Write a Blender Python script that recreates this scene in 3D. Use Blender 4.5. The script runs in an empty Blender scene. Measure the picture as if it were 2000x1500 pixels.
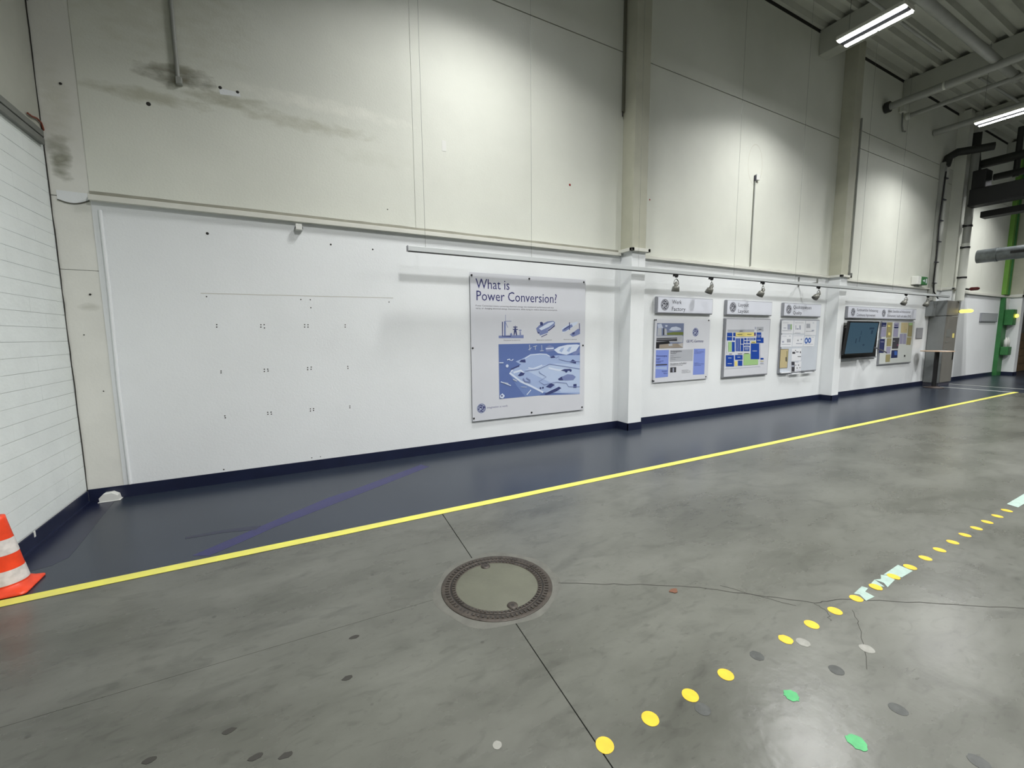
import bpy, bmesh, math, random
from mathutils import Vector, Matrix
random.seed(7)
sc = bpy.context.scene
# ---------------------------------------------------------------- camera
M = ((0.884, -0.467, -0.008), (-0.06, -0.098, -0.993), (0.463, 0.879, -0.114))
def rot(a, t, r):
    ca, sa, ct, st, cr, sr = math.cos(a), math.sin(a), math.cos(t), math.sin(t), math.cos(r), math.sin(r)
    f = Vector((sa*ct, ca*ct, -st)); ri = Vector((ca, -sa, 0)); dn = f.cross(ri)
    return cr*ri + sr*dn, -sr*ri + cr*dn, f
RI, DN, FW = rot(0.484720533, 0.114514992, 0.00761608)
FPX = 823.3
CAM = Vector((0, 0, 1.7))
cd = bpy.data.cameras.new('camera'); cam = bpy.data.objects.new('camera', cd)
sc.collection.objects.link(cam); sc.camera = cam
cd.sensor_width = 36; cd.lens = FPX/2000*36; cd.clip_start = 0.05; cd.clip_end = 200
cam.matrix_world = Matrix(((RI.x, -DN.x, -FW.x, CAM.x), (RI.y, -DN.y, -FW.y, CAM.y), (RI.z, -DN.z, -FW.z, CAM.z), (0, 0, 0, 1)))
# ---------------------------------------------------------------- world and exposure
w = bpy.data.worlds.new('world'); sc.world = w; w.use_nodes = True
w.node_tree.nodes['Background'].inputs[0].default_value = (0.9, 1.0, 0.95, 1)
w.node_tree.nodes['Background'].inputs[1].default_value = 0.03
vs = sc.view_settings
vs.view_transform = 'Standard'; vs.look = 'None'; vs.exposure = 0.12; vs.gamma = 1; vs.use_curve_mapping = False
# ---------------------------------------------------------------- the hall's high-bay lamps: positions
LAMP_POWER = 210
LAMP_Z = 6.62
LAMPS = [(x - (0.9 if y < 1 else 0), y) for y in (3.84, 0.0, -3.84) for x in (2.45, 8.7, 14.9, 21.1)]
for i, (x, y) in enumerate(LAMPS):
    for sx in (-0.115, 0.115):                          # one light under each of the lamp's two strips
        ld = bpy.data.lights.new('lamp_light', 'AREA'); ld.shape = 'RECTANGLE'; ld.size = 0.075; ld.size_y = 0.87
        ld.energy = LAMP_POWER * 0.5 * (0.52 if y > 1 else 1.30); ld.color = (1.0, 1.0, 0.978); ld.spread = math.radians(144)
        lo = bpy.data.objects.new('lamp_light', ld); lo.location = (x + sx, y, LAMP_Z - 0.02); sc.collection.objects.link(lo)

# ---------------------------------------------------------------- helpers
COL = sc.collection
W = 5.824                                            # plane of the long wall
def at(ax, v, px, py):
    """point where a line of sight meets the real plane axis ax = v (used to place flat things on their walls)"""
    d = RI*((px-1000)/FPX) + DN*((py-750)/FPX) + FW
    return CAM + d*((v-CAM[ax])/d[ax])
def wp(px, py, y=W): return at(1, y, px, py)
def fp(px, py, z=0.0): return at(2, z, px, py)
def tag(o, label=None, cat=None, group=None, kind=None):
    if label: o['label'] = label
    if cat: o['category'] = cat
    if group: o['group'] = group
    if kind: o['kind'] = kind
    return o
def empty(name, loc, label, cat, group=None):
    o = bpy.data.objects.new(name, None); o.location = loc; o.empty_display_size = 0.1; COL.objects.link(o)
    return tag(o, label, cat, group)
def link(name, me, parent=None):
    o = bpy.data.objects.new(name, me); COL.objects.link(o)
    if parent: setpar(o, parent)
    return o
def setpar(o, p):
    o.parent = p
    o.matrix_parent_inverse = Matrix.Translation(-p.location)      # every thing and part is only translated
class B:
    """collects shapes of one part; mats by index"""
    def __init__(s): s.v = []; s.f = []; s.m = []; s.mats = []; s.sm = []
    def mi(s, mat):
        if mat not in s.mats: s.mats.append(mat)
        return s.mats.index(mat)
    def add(s, vs, fs, mat, smooth=False):
        n = len(s.v); s.v += [tuple(v) for v in vs]; k = s.mi(mat)
        for f in fs: s.f.append([n+i for i in f]); s.m.append(k); s.sm.append(smooth)
        return s
    def box(s, a, b, mat, bev=0.0):
        x0, x1 = sorted((a[0], b[0])); y0, y1 = sorted((a[1], b[1])); z0, z1 = sorted((a[2], b[2]))
        if bev <= 0:
            vs = [(x, y, z) for x in (x0, x1) for y in (y0, y1) for z in (z0, z1)]
            return s.add(vs, [(0,1,3,2),(4,6,7,5),(0,4,5,1),(2,3,7,6),(0,2,6,4),(1,5,7,3)], mat)
        bm = bmesh.new(); bmesh.ops.create_cube(bm, size=1)
        for v in bm.verts: v.co = Vector(((x0+x1)/2+v.co.x*(x1-x0), (y0+y1)/2+v.co.y*(y1-y0), (z0+z1)/2+v.co.z*(z1-z0)))
        bmesh.ops.bevel(bm, geom=bm.edges[:], offset=bev, segments=2, affect='EDGES', profile=0.5)
        bm.verts.index_update()
        s.add([v.co[:] for v in bm.verts], [[v.index for v in f.verts] for f in bm.faces], mat); bm.free()
        return s
    def hull(s, pts, mat):
        bm = bmesh.new()
        for p in pts: bm.verts.new(p)
        bmesh.ops.convex_hull(bm, input=bm.verts[:]); bm.verts.index_update()
        s.add([v.co[:] for v in bm.verts], [[v.index for v in f.verts] for f in bm.faces], mat); bm.free(); return s
    def tube(s, pts, r, mat, n=10, cap=True):
        pts = [Vector(p) for p in pts]; rr = r if isinstance(r, (list, tuple)) else [r]*len(pts)
        u = None; vs = []; k = len(pts)
        for i, p in enumerate(pts):
            t = (pts[min(i+1, k-1)] - pts[max(i-1, 0)]).normalized()
            if u is None: u = t.cross(Vector((0.3, 0.2, 1)) if abs(t.z) < 0.9 else Vector((1, 0, 0))).normalized()
            u = (u - t*u.dot(t)).normalized(); v = t.cross(u)
            vs += [p + (u*math.cos(2*math.pi*j/n) + v*math.sin(2*math.pi*j/n))*rr[i] for j in range(n)]
        fs = [(i*n+j, i*n+(j+1) % n, (i+1)*n+(j+1) % n, (i+1)*n+j) for i in range(k-1) for j in range(n)]
        s.add(vs, fs, mat, True)
        if cap: s.add(vs[:n], [list(range(n))[::-1]], mat); s.add(vs[-n:], [list(range(n))], mat)
        return s
    def lathe(s, c, prof, mat, n=32, axis=2):
        vs = []
        for r, h in prof:
            for j in range(n):
                a = 2*math.pi*j/n; p = (r*math.cos(a), r*math.sin(a), h)
                if axis == 1: p = (p[0], -p[2], p[1])
                if axis == 0: p = (p[2], p[0], p[1])
                vs.append((c[0]+p[0], c[1]+p[1], c[2]+p[2]))
        k = len(prof)
        s.add(vs, [(i*n+j, i*n+(j+1) % n, (i+1)*n+(j+1) % n, (i+1)*n+j) for i in range(k-1) for j in range(n)], mat, True)
        return s
    def poly(s, pts, mat): return s.add(pts, [list(range(len(pts)))], mat)
    def slab(s, pts, d, mat):
        """flat outline pts pushed along vector d to give it thickness"""
        n = len(pts); d = Vector(d); vs = [Vector(p) for p in pts] + [Vector(p)+d for p in pts]
        return s.add(vs, [list(range(n)), list(range(2*n-1, n-1, -1))] + [(i, i+n, (i+1) % n+n, (i+1) % n) for i in range(n)], mat)
    def build(s, name, parent=None):
        me = bpy.data.meshes.new(name); me.from_pydata(s.v, [], s.f)
        for m in s.mats: me.materials.append(m)
        me.polygons.foreach_set('material_index', s.m); me.polygons.foreach_set('use_smooth', s.sm)
        bm = bmesh.new(); bm.from_mesh(me)
        solid = all(len(e.link_faces) == 2 for e in bm.edges)
        if solid: bmesh.ops.recalc_face_normals(bm, faces=bm.faces)
        bm.to_mesh(me); bm.free(); me.update()
        return link(name, me, parent)
def ribbon(pts, wd, up):
    """outline of a thick polyline lying in the plane with normal up"""
    pts = [Vector(p) for p in pts]; L = []; R_ = []
    for i, p in enumerate(pts):
        t = (pts[min(i+1, len(pts)-1)] - pts[max(i-1, 0)]).normalized(); n = t.cross(up).normalized()*wd/2
        L.append(p+n); R_.append(p-n)
    return L, R_
def add_ribbon(b, pts, wd, mat, up=Vector((0, 1, 0))):
    L, R_ = ribbon(pts, wd, up); n = len(L)
    b.add(L+R_, [(i, i+1, n+i+1, n+i) for i in range(n-1)], mat)
# ---------------------------------------------------------------- materials
def mat(name, col, rough=0.6, metal=0.0, noise=0.0, scale=3.0, bump=0.0, bscale=40.0, emit=None, es=0, spec=0.5, col2=None, rvar=0.0, stretch=None):
    m = bpy.data.materials.new(name); m.use_nodes = True; nt = m.node_tree; N = nt.nodes; L = nt.links
    p = N['Principled BSDF']; p.inputs['Base Color'].default_value = (*col, 1); p.inputs['Roughness'].default_value = rough
    p.inputs['Metallic'].default_value = metal; p.inputs['Specular IOR Level'].default_value = spec
    if emit: p.inputs['Emission Color'].default_value = (*emit, 1); p.inputs['Emission Strength'].default_value = es
    g = N.new('ShaderNodeNewGeometry'); src = g.outputs['Position']
    if stretch:
        mp = N.new('ShaderNodeMapping'); mp.inputs['Scale'].default_value = stretch; L.new(src, mp.inputs['Vector']); src = mp.outputs[0]
    if noise > 0 or col2:
        t = N.new('ShaderNodeTexNoise'); t.inputs['Scale'].default_value = scale; t.inputs['Detail'].default_value = 6; t.inputs['Roughness'].default_value = 0.6
        L.new(src, t.inputs['Vector'])
        r = N.new('ShaderNodeValToRGB'); L.new(t.outputs['Fac'], r.inputs[0])
        c2 = col2 or tuple(min(1, c*(1+noise)) for c in col); c1 = col if col2 else tuple(c*(1-noise) for c in col)
        r.color_ramp.elements[0].position = 0.36; r.color_ramp.elements[1].position = 0.64
        r.color_ramp.elements[0].color = (*c1, 1); r.color_ramp.elements[1].color = (*c2, 1)
        L.new(r.outputs[0], p.inputs['Base Color'])
        if rvar > 0:
            q = N.new('ShaderNodeMapRange'); q.inputs[3].default_value = rough-rvar; q.inputs[4].default_value = rough+rvar
            L.new(t.outputs['Fac'], q.inputs[0]); L.new(q.outputs[0], p.inputs['Roughness'])
    if bump > 0:
        t2 = N.new('ShaderNodeTexNoise'); t2.inputs['Scale'].default_value = bscale; t2.inputs['Detail'].default_value = 4
        L.new(g.outputs['Position'], t2.inputs['Vector'])
        bn = N.new('ShaderNodeBump'); bn.inputs['Strength'].default_value = bump; bn.inputs['Distance'].default_value = 0.01
        L.new(t2.outputs['Fac'], bn.inputs['Height']); L.new(bn.outputs[0], p.inputs['Normal'])
    return m
def stains(m, spots):
    """old smoke and damp stains at fixed places: (x, z, rx, rz, colour, amount)"""
    nt = m.node_tree; N = nt.nodes; L = nt.links; p = N['Principled BSDF']
    g = N.new('ShaderNodeNewGeometry'); sx = N.new('ShaderNodeSeparateXYZ'); L.new(g.outputs['Position'], sx.inputs[0])
    tn = N.new('ShaderNodeTexNoise'); tn.inputs['Scale'].default_value = 5.5; tn.inputs['Detail'].default_value = 6
    mp = N.new('ShaderNodeMapping'); mp.inputs['Scale'].default_value = (1, 1, 2.2); L.new(g.outputs['Position'], mp.inputs[0]); L.new(mp.outputs[0], tn.inputs['Vector'])
    cur = p.inputs['Base Color'].links[0].from_socket if p.inputs['Base Color'].links else None
    def mth(op, a, b=None, clamp=False):
        n = N.new('ShaderNodeMath'); n.operation = op; n.use_clamp = clamp
        for i, v in enumerate((a, b)):
            if v is None: continue
            if isinstance(v, (int, float)): n.inputs[i].default_value = v
            else: L.new(v, n.inputs[i])
        return n.outputs[0]
    for x, z, rx, rz, c, amt in spots:
        dx = mth('DIVIDE', mth('SUBTRACT', sx.outputs['X'], x), rx); dz = mth('DIVIDE', mth('SUBTRACT', sx.outputs['Z'], z), rz)
        d = mth('ADD', mth('POWER', mth('ABSOLUTE', dx), 2.0), mth('POWER', mth('ABSOLUTE', dz), 2.0))
        f = mth('SUBTRACT', mth('ADD', mth('SUBTRACT', 1.0, d), mth('MULTIPLY', tn.outputs['Fac'], 2.6)), 1.45, True)
        f = mth('MULTIPLY', f, amt, True)
        mx = N.new('ShaderNodeMixRGB'); L.new(f, mx.inputs[0])
        if cur: L.new(cur, mx.inputs[1])
        else: mx.inputs[1].default_value = p.inputs['Base Color'].default_value
        mx.inputs[2].default_value = (*c, 1); cur = mx.outputs[0]
    L.new(cur, p.inputs['Base Color'])
def s(r, g=None, b=None):
    """sRGB 0-255 to linear"""
    if g is None: g = b = r
    return tuple(((c/255)/12.92 if c <= 10 else (((c/255)+0.055)/1.055)**2.4) for c in (r, g, b))

m_wall_lo = mat('white_wall_paint', s(226, 229, 230), 0.55, noise=0.025, scale=0.8, bump=0.12, bscale=60)
m_wall_up = mat('cream_wall_paint', s(214, 216, 206), 0.7, noise=0.035, scale=0.9, bump=0.15, bscale=50)
stains(m_wall_up, [(-0.86, 4.42, 0.42, 0.13, s(104, 102, 84), 0.95), (-0.45, 4.28, 0.55, 0.10, s(160, 160, 140), 0.7),
                   (-1.15, 4.16, 0.6, 0.09, s(168, 168, 148), 0.7), (0.35, 4.20, 0.9, 0.10, s(182, 182, 166), 0.7),
                   (-1.0, 5.2, 1.0, 0.9, s(196, 196, 180), 0.5), (0.6, 4.45, 1.2, 0.10, s(236, 236, 226), 0.5), (1.1, 3.95, 0.6, 0.12, s(206, 208, 196), 0.5)])
m_col_lo = mat('corner_column_paint', s(218, 218, 211), 0.6, noise=0.04, scale=2.0, bump=0.1, bscale=50)
stains(m_col_lo, [(-1.84, 3.45, 0.10, 0.26, s(112, 112, 92), 0.8), (-1.84, 3.9, 0.14, 0.5, s(196, 196, 182), 0.5), (-1.76, 2.02, 0.1, 0.05, s(180, 180, 170), 0.6)])
m_col_up = mat('column_cream_paint', s(178, 178, 161), 0.7, noise=0.05, scale=2.5, bump=0.1, bscale=50)
m_brick = mat('painted_brick', s(222, 227, 225), 0.55, noise=0.03, scale=3, bump=0.25, bscale=30)
m_mortar = mat('painted_mortar', s(216, 220, 219), 0.8)
m_ledge = mat('ledge_paint', s(212, 212, 203), 0.6, noise=0.03)
m_seal = mat('grey_sealant', s(150, 149, 136), 0.8, noise=0.08, scale=5)
m_base = mat('navy_baseboard_paint', s(26, 32, 56), 0.35, noise=0.12, scale=4)
m_joint = mat('dark_joint', s(92, 92, 84), 0.9)
m_crack = mat('dark_crack', s(48, 47, 43), 0.9)
m_conc = mat('worn_concrete', s(75, 76, 70), 0.28, col2=s(95, 96, 90), scale=0.9, bump=0.12, bscale=14, rvar=0.06, stretch=(0.8, 1.6, 1))
m_slabdirt = m_conc
def floor_nodes(m):
    nt = m.node_tree; N = nt.nodes; L = nt.links; p = N['Principled BSDF']; cur = p.inputs['Base Color'].links[0].from_socket
    g = N.new('ShaderNodeNewGeometry')
    for sca, lo, hi, dark, dist, st in ((7, 0.56, 0.70, 0.80, 1.2, (1.0, 2.4, 1)), (2.1, 0.54, 0.74, 0.74, 1.6, (0.9, 1.7, 1)), (26, 0.64, 0.72, 0.82, 0.4, (1, 1.6, 1)), (0.55, 0.45, 0.7, 0.86, 0.6, (1, 1, 1))):
        mp = N.new('ShaderNodeMapping'); mp.inputs['Rotation'].default_value = (0, 0, 0.5); mp.inputs['Scale'].default_value = st; L.new(g.outputs['Position'], mp.inputs[0])
        t = N.new('ShaderNodeTexNoise'); t.inputs['Scale'].default_value = sca; t.inputs['Detail'].default_value = 7 if sca > 5 else 4; t.inputs['Distortion'].default_value = dist; L.new(mp.outputs[0], t.inputs['Vector'])
        r = N.new('ShaderNodeMapRange'); r.inputs[1].default_value = lo; r.inputs[2].default_value = hi; r.inputs[3].default_value = 1; r.inputs[4].default_value = dark; L.new(t.outputs['Fac'], r.inputs[0])
        mx = N.new('ShaderNodeMixRGB'); mx.blend_type = 'MULTIPLY'; mx.inputs[0].default_value = 1; L.new(cur, mx.inputs[1]); L.new(r.outputs[0], mx.inputs[2]); cur = mx.outputs[0]
    # small spatter
    v = N.new('ShaderNodeTexVoronoi'); v.inputs['Scale'].default_value = 3.1; L.new(g.outputs['Position'], v.inputs['Vector'])
    r = N.new('ShaderNodeMapRange'); r.inputs[1].default_value = 0.03; r.inputs[2].default_value = 0.045; r.inputs[3].default_value = 0.55; r.inputs[4].default_value = 1; L.new(v.outputs['Distance'], r.inputs[0])
    mx = N.new('ShaderNodeMixRGB'); mx.blend_type = 'MULTIPLY'; mx.inputs[0].default_value = 0.8; L.new(cur, mx.inputs[1]); L.new(r.outputs[0], mx.inputs[2]); cur = mx.outputs[0]
    L.new(cur, p.inputs['Base Color'])
floor_nodes(m_conc)
m_blue = mat('blue_grey_floor_coating', s(36, 43, 55), 0.27, col2=s(42, 49, 61), scale=0.7, bump=0.04, bscale=30, spec=0.4)
m_patch = mat('blue_touch_up_paint', s(28, 28, 80), 0.3, noise=0.08, scale=6)
m_patch2 = mat('dark_navy_touch_up_paint', s(18, 24, 48), 0.3, noise=0.1, scale=4)
m_yel = mat('yellow_floor_tape', s(212, 208, 88), 0.5, col2=s(200, 194, 98), scale=5)
m_whiteline = mat('white_floor_line', s(178, 182, 176), 0.5, noise=0.08)
m_dot = mat('yellow_sticker', s(196, 162, 36), 0.45, noise=0.07, scale=22)
m_dotg = mat('green_sticker', s(62, 142, 88), 0.45, noise=0.12, scale=25)
m_dotd = mat('dark_sticker_residue', s(58, 60, 58), 0.6, noise=0.25, scale=30)
m_dotl = mat('pale_sticker_residue', s(124, 124, 118), 0.6, noise=0.1, scale=30)
m_tape = mat('pale_green_tape', s(140, 160, 152), 0.5, noise=0.1, scale=20)
m_iron = mat('cast_iron', s(60, 54, 48), 0.5, metal=0.3, noise=0.25, scale=14, bump=0.4, bscale=50)
m_cover = mat('manhole_concrete', s(82, 83, 71), 0.6, noise=0.08, scale=5, bump=0.2, bscale=30)
m_rub = mat('black_recess', s(30, 28, 26), 0.8)
m_alu = mat('light_grey_aluminium', s(196, 200, 200), 0.45, metal=0.1)
m_frame = mat('silver_frame', s(150, 152, 158), 0.4, metal=0.35)
m_print = mat('white_print_panel', s(206, 208, 214), 0.3, noise=0.01)
m_sign = mat('sign_face', s(214, 217, 226), 0.3)
m_blk = mat('black_plastic', s(18, 18, 19), 0.45)
m_dkgrey = mat('dark_grey_ink', s(64, 64, 74), 0.6)
m_ink = mat('navy_ink', s(44, 46, 104), 0.4)
m_inkl = mat('pale_navy_ink', s(110, 112, 150), 0.4)
m_galv = mat('galvanised_steel', s(128, 130, 126), 0.5, metal=0.5, noise=0.1)
m_lampgrey = mat('spotlight_grey', s(122, 122, 116), 0.4, metal=0.4)
m_cab = mat('grey_cabinet_steel', s(122, 126, 126), 0.45, metal=0.1, noise=0.04)
m_cab2 = mat('brown_grey_cabinet_front', s(112, 110, 104), 0.45, metal=0.1, noise=0.04)
m_pipe = mat('white_painted_pipe', s(206, 208, 200), 0.5, noise=0.03)
m_pipeg = mat('grey_pipe', s(150, 152, 146), 0.5, noise=0.06)
m_ceil = mat('ceiling_deck_grey', s(182, 184, 174), 0.8, noise=0.06, scale=1.5)
m_beam = mat('concrete_beam', s(176, 178, 168), 0.8, noise=0.05, scale=1.5)
m_black = mat('black_girder_paint', s(14, 15, 14), 0.6)
m_dpipe = mat('dark_pipe', s(38, 40, 36), 0.6)
m_duct = mat('galvanised_duct', s(112, 118, 120), 0.4, metal=0.4, noise=0.2, scale=5)
m_green = mat('green_post_paint', s(104, 152, 60), 0.5, noise=0.06)
m_green2 = mat('dark_green_paint', s(48, 110, 58), 0.5, noise=0.1)
m_orange = mat('orange_cone_plastic', s(226, 66, 30), 0.4, noise=0.12, scale=9)
m_white_d = mat('dirty_white_band', s(206, 200, 196), 0.5, noise=0.14, scale=18)
m_whiteP = mat('white_plastic', s(218, 219, 214), 0.4)
m_lamp = mat('lit_light_strip', (1, 1, 1), 0.5, emit=(0.97, 0.98, 1.0), es=48)
m_lhouse = mat('lamp_housing_white', s(200, 200, 190), 0.5)
m_screen = mat('screen_glow', s(10, 14, 18), 0.2, emit=s(70, 98, 116), es=0.55)
m_beac = mat('lit_yellow_beacon', s(240, 220, 40), 0.4, emit=(1.0, 0.8, 0.12), es=2.2)
m_red = mat('dark_red_plastic', s(92, 16, 22), 0.35)
m_redd = mat('red_dot', s(150, 30, 24), 0.5)
m_wood = mat('brown_wood', s(118, 98, 74), 0.7, noise=0.2, scale=6)
m_top = mat('beech_table_top', s(196, 170, 146), 0.35, noise=0.05)
m_glass_p = mat('paper_white', s(222, 224, 228), 0.5)
def flat(name, r, g, b): return mat(name, s(r, g, b), 0.4)
INK = {k: flat('ink_'+k, *v) for k, v in dict(sea=(92, 112, 166), sea2=(110, 132, 182), land=(158, 176, 212), land2=(178, 194, 222), pale=(206, 216, 234), dark=(58, 66, 114),
       mid=(120, 132, 176), grey=(166, 170, 186), lgrey=(170, 173, 180), blue=(26, 68, 156), green=(156, 192, 132), yellow=(222, 208, 126), band=(124, 142, 208), sky=(112, 122, 150),
       cloud=(184, 192, 208), bush=(106, 116, 62), roof=(176, 172, 168), floor2=(150, 140, 128), black=(34, 34, 38), tan=(190, 176, 136), olive=(150, 142, 102), lilac=(150, 148, 172),
       navy=(44, 52, 92), char=(62, 62, 68), bluep=(64, 102, 176), cyan=(70, 120, 180), purple=(120, 60, 90)).items()}

# ---------------------------------------------------------------- text on walls
def text_into(b, body, x, z, width, cap, y, mt, shear=0.0, bold=0.0):
    cu = bpy.data.curves.new('t', 'FONT'); cu.body = body; cu.resolution_u = 2; cu.offset = bold; cu.shear = shear
    ob = bpy.data.objects.new('t', cu); me = bpy.data.meshes.new_from_object(ob)
    if not me.vertices: return
    xs = [v.co.x for v in me.vertices]; x0, x1 = min(xs), max(xs)
    sx = width/(x1-x0); sz = cap/0.729
    b.add([(x+(v.co.x-x0)*sx, y, z+v.co.y*sz) for v in me.vertices], [list(p.vertices) for p in me.polygons], mt)
    bpy.data.meshes.remove(me); bpy.data.objects.remove(ob); bpy.data.curves.remove(cu)
def lettering(parent, lines, y, mt, name='lettering', label=None):
    """lines: (text, (px left, py baseline), px right, cap height in m)"""
    b = B()
    for t, (px, py), pr_, cap in lines:
        a = wp(px, py, y); c = wp(pr_, py, y); text_into(b, t, a.x, a.z, c.x-a.x, cap, y, mt, bold=0.0)
    o = b.build(name, parent)
    if label: o['label'] = label
    return o
def disc(b, c, r, mt, n=24, up='y'):
    if up == 'y': b.poly([(c[0]+r*math.cos(2*math.pi*i/n), c[1], c[2]+r*math.sin(2*math.pi*i/n)) for i in range(n)], mt)
    else: b.poly([(c[0]+r*math.cos(2*math.pi*i/n), c[1]+r*math.sin(2*math.pi*i/n), c[2]) for i in range(n)], mt)
def emblem(parent, cx, cz, r, y, dark, light):
    """round emblem: dark disc, light ring, four swirls and two script letters"""
    b = B(); disc(b, (cx, y, cz), r*1.06, light, 32); disc(b, (cx, y-0.0004, cz), r, dark, 32)
    y2 = y-0.0008
    ring = [(cx+r*0.86*math.cos(a), y2, cz+r*0.86*math.sin(a)) for a in [2*math.pi*i/32 for i in range(33)]]
    add_ribbon(b, ring, r*0.06, light)
    for k in range(4):                                           # swirls reaching in from the rim
        a0 = k*math.pi/2
        pts = [(cx+r*q*math.cos(a0+da), y2, cz+r*q*math.sin(a0+da)) for q, da in ((0.86, -0.42), (0.76, -0.28), (0.71, -0.1), (0.75, 0.04))]
        add_ribbon(b, pts, r*0.07, light)
    G = [(-.02, .26), (-.14, .42), (-.34, .36), (-.42, .12), (-.30, -.06), (-.12, .02), (-.06, .2), (-.1, -.1), (-.2, -.34), (-.38, -.42), (-.46, -.28), (-.3, -.16), (-.02, -.06)]
    E_ = [(.44, .3), (.36, .44), (.2, .38), (.14, .2), (.26, .08), (.34, .1), (.2, .02), (.06, -.14), (.08, -.36), (.24, -.44), (.4, -.34), (.44, -.18), (.34, -.12)]
    for P_ in (G, E_): add_ribbon(b, [(cx+u*r*1.25, y2, cz+v*r*1.25) for u, v in P_], r*0.105, light)
    return b.build('emblem', parent)

# ================================================================= SETTING
# ---- floor
fl = B(); fl.box((-2.6, -7, -0.2), (40, 6.2, -0.012), m_conc); floor = tag(fl.build('floor'), kind='structure')
joint_x = lambda y: 1.04 + (y-1.25)*0.068
# slabs between the saw-cut joints, tops at z = 0
def slab(pts):
    b = B(); b.slab([(p[0], p[1], 0) for p in pts], (0, 0, -0.011), m_conc); return b.build('concrete_slab', floor)
g_ = 0.003
slab([(-2.5, 2.56+.0012), (joint_x(2.5)-g_, 2.50+.0012), (joint_x(6)-g_, 6.1), (-2.5, 6.1)])
slab([(-2.5, -6.9), (joint_x(-6.9)-g_, -6.9), (joint_x(2.5)-g_, 2.50-.0012), (-2.5, 2.56-.0012)])
slab([(joint_x(-6.9)+g_, -6.9), (12, -6.9), (12, 6.1), (joint_x(6.1)+g_, 6.1)])
slab([(12+2*g_, -6.9), (39.9, -6.9), (39.9, 6.1), (12+2*g_, 6.1)])
def crack(pts, wd, name='crack'):
    b = B(); P_ = [Vector((x, y, 0.0008)) for x, y in pts]; Q = []
    for i in range(len(P_)-1):
        for k in range(6):
            q = P_[i].lerp(P_[i+1], k/6); q += Vector((random.uniform(-1, 1), random.uniform(-1, 1), 0))*0.008; Q.append(q)
    Q.append(P_[-1]); add_ribbon(b, Q, wd, m_crack, Vector((0, 0, 1))); return b.build(name, floor)
crack([(1.55, 2.28), (1.88, 2.08), (2.32, 1.81), (2.55, 1.60), (2.85, 1.32), (3.04, 1.26), (3.44, 1.0), (3.93, 0.68), (4.8, 0.1)], 0.006)
crack([(2.50, 1.72), (2.72, 1.36)], 0.004); crack([(2.98, 1.17), (2.80, 1.05), (2.5, 0.9)], 0.003); crack([(2.85, 1.32), (2.83, 1.24), (2.75, 1.18)], 0.003)
# blue coated walkway and its touch-ups
b = B(); b.slab([(-1.95, 3.84, 0.0), (18.02, 3.84, 0.0), (18.02, 3.0, 0.0), (24.0, 3.0, 0), (30, 3.4, 0), (30, W, 0.0), (-1.95, W, 0.0)], (0, 0, 0.002), m_blue)
walk = tag(b.build('painted_walkway', floor), label='blue-grey coated walkway strip along the wall')
b = B(); b.poly([(x, y, 0.0028) for x, y in [(-0.77, 3.95), (-0.65, 3.88), (-0.45, 4.02), (-0.22, 4.2), (0.62, 4.70), (1.53, 5.25), (1.46, 5.39), (0.55, 4.86), (0.27, 4.73), (-0.32, 4.29)]], m_patch)
b.poly([(x, y, 0.0030) for x, y in [(-0.32, 4.31), (-0.6, 4.36), (-0.88, 4.36), (-0.88, 4.32), (-0.6, 4.30), (-0.36, 4.23)]], m_patch2)
tag(b.build('touch_up_stripe', walk), label='darker blue diagonal paint stripe')
b = B(); b.poly([(x, y, 0.0028) for x, y in [(-1.95, 5.8), (-1.72, 5.80), (-1.70, 5.5), (-1.67, 5.1), (-1.63, 4.6), (-1.62, 4.38), (-1.68, 4.28), (-1.8, 4.24), (-1.95, 4.22)]], m_patch2)
tag(b.build('touch_up_patch', walk), label='dark navy paint patch along the brick wall')
# yellow line and white lines
b = B(); n = 60; edge = [(-2.4+20.5*i/n, 3.752+random.uniform(-.003, .003), 0.002) for i in range(n+1)]
b.slab(edge + [(18.1, 3.848, 0.002), (-2.4, 3.848, 0.002)], (0, 0, 0.0018), m_yel)
tag(b.build('floor_line'), 'long yellow floor line along the edge of the blue walkway', 'floor line')
for x0, x1, ya, yb, lab in ((17.95, 18.03, 3.85, 5.35, 'short white cross line meeting the end of the yellow line'), (19.2, 19.28, 3.0, 5.5, 'far white cross line beyond the bar table')):
    b = B(); b.box((x0, ya, 0.002), (x1, yb, 0.0036), m_whiteline); tag(b.build('floor_line'), lab, 'floor line', 'white cross lines at the far end')

# ---- left brick wall
XL = -1.95
b = B(); b.box((XL-0.3, 3.35, 0), (XL-0.006, 6.1, 3.62), m_mortar); b.box((XL-0.3, 3.35, 3.62), (XL, 6.1, 8.5), mat('dimmed_upper_plaster', s(170, 171, 161), 0.75, noise=0.05, scale=2, bump=0.15, bscale=40))  # wall above the bricks: paint greyed to stand in for weaker light there
wl = tag(b.build('wall_left'), kind='structure')
bw, bh = 0.5, 0.1285
def brick_mesh(ln):
    q = B(); q.box((0, 0.0002, 0.0014), (0.008, ln-0.0002, bh-0.0014), m_brick); o = q.build('brick'); me = o.data; bpy.data.objects.remove(o); return me
bm_full = brick_mesh(bw); bm_half = brick_mesh(bw/2)
for r in range(27):
    z = 0.135 + r*bh
    y = 5.944 - (0 if r % 2 else bw/2)
    if r % 2 == 0:
        o = link('brick', bm_half, wl); o.location = (XL-0.0085, y, z)
    while y - bw > 3.3:
        y -= bw
        o = link('brick', bm_full, wl); o.location = (XL-0.0085+random.uniform(0, 0.0007), y, z+random.uniform(-.0008, .0008))
    o = link('brick', bm_half, wl) if y-bw/2 > 3.3 else None
    if o: o.location = (XL-0.0085, y-bw/2, z)
b = B(); b.box((XL, 3.35, 0), (XL+0.012, 5.8, 0.125), m_base); b.box((XL, 3.35, 0), (XL+0.03, 5.8, 0.018), m_base)
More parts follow.
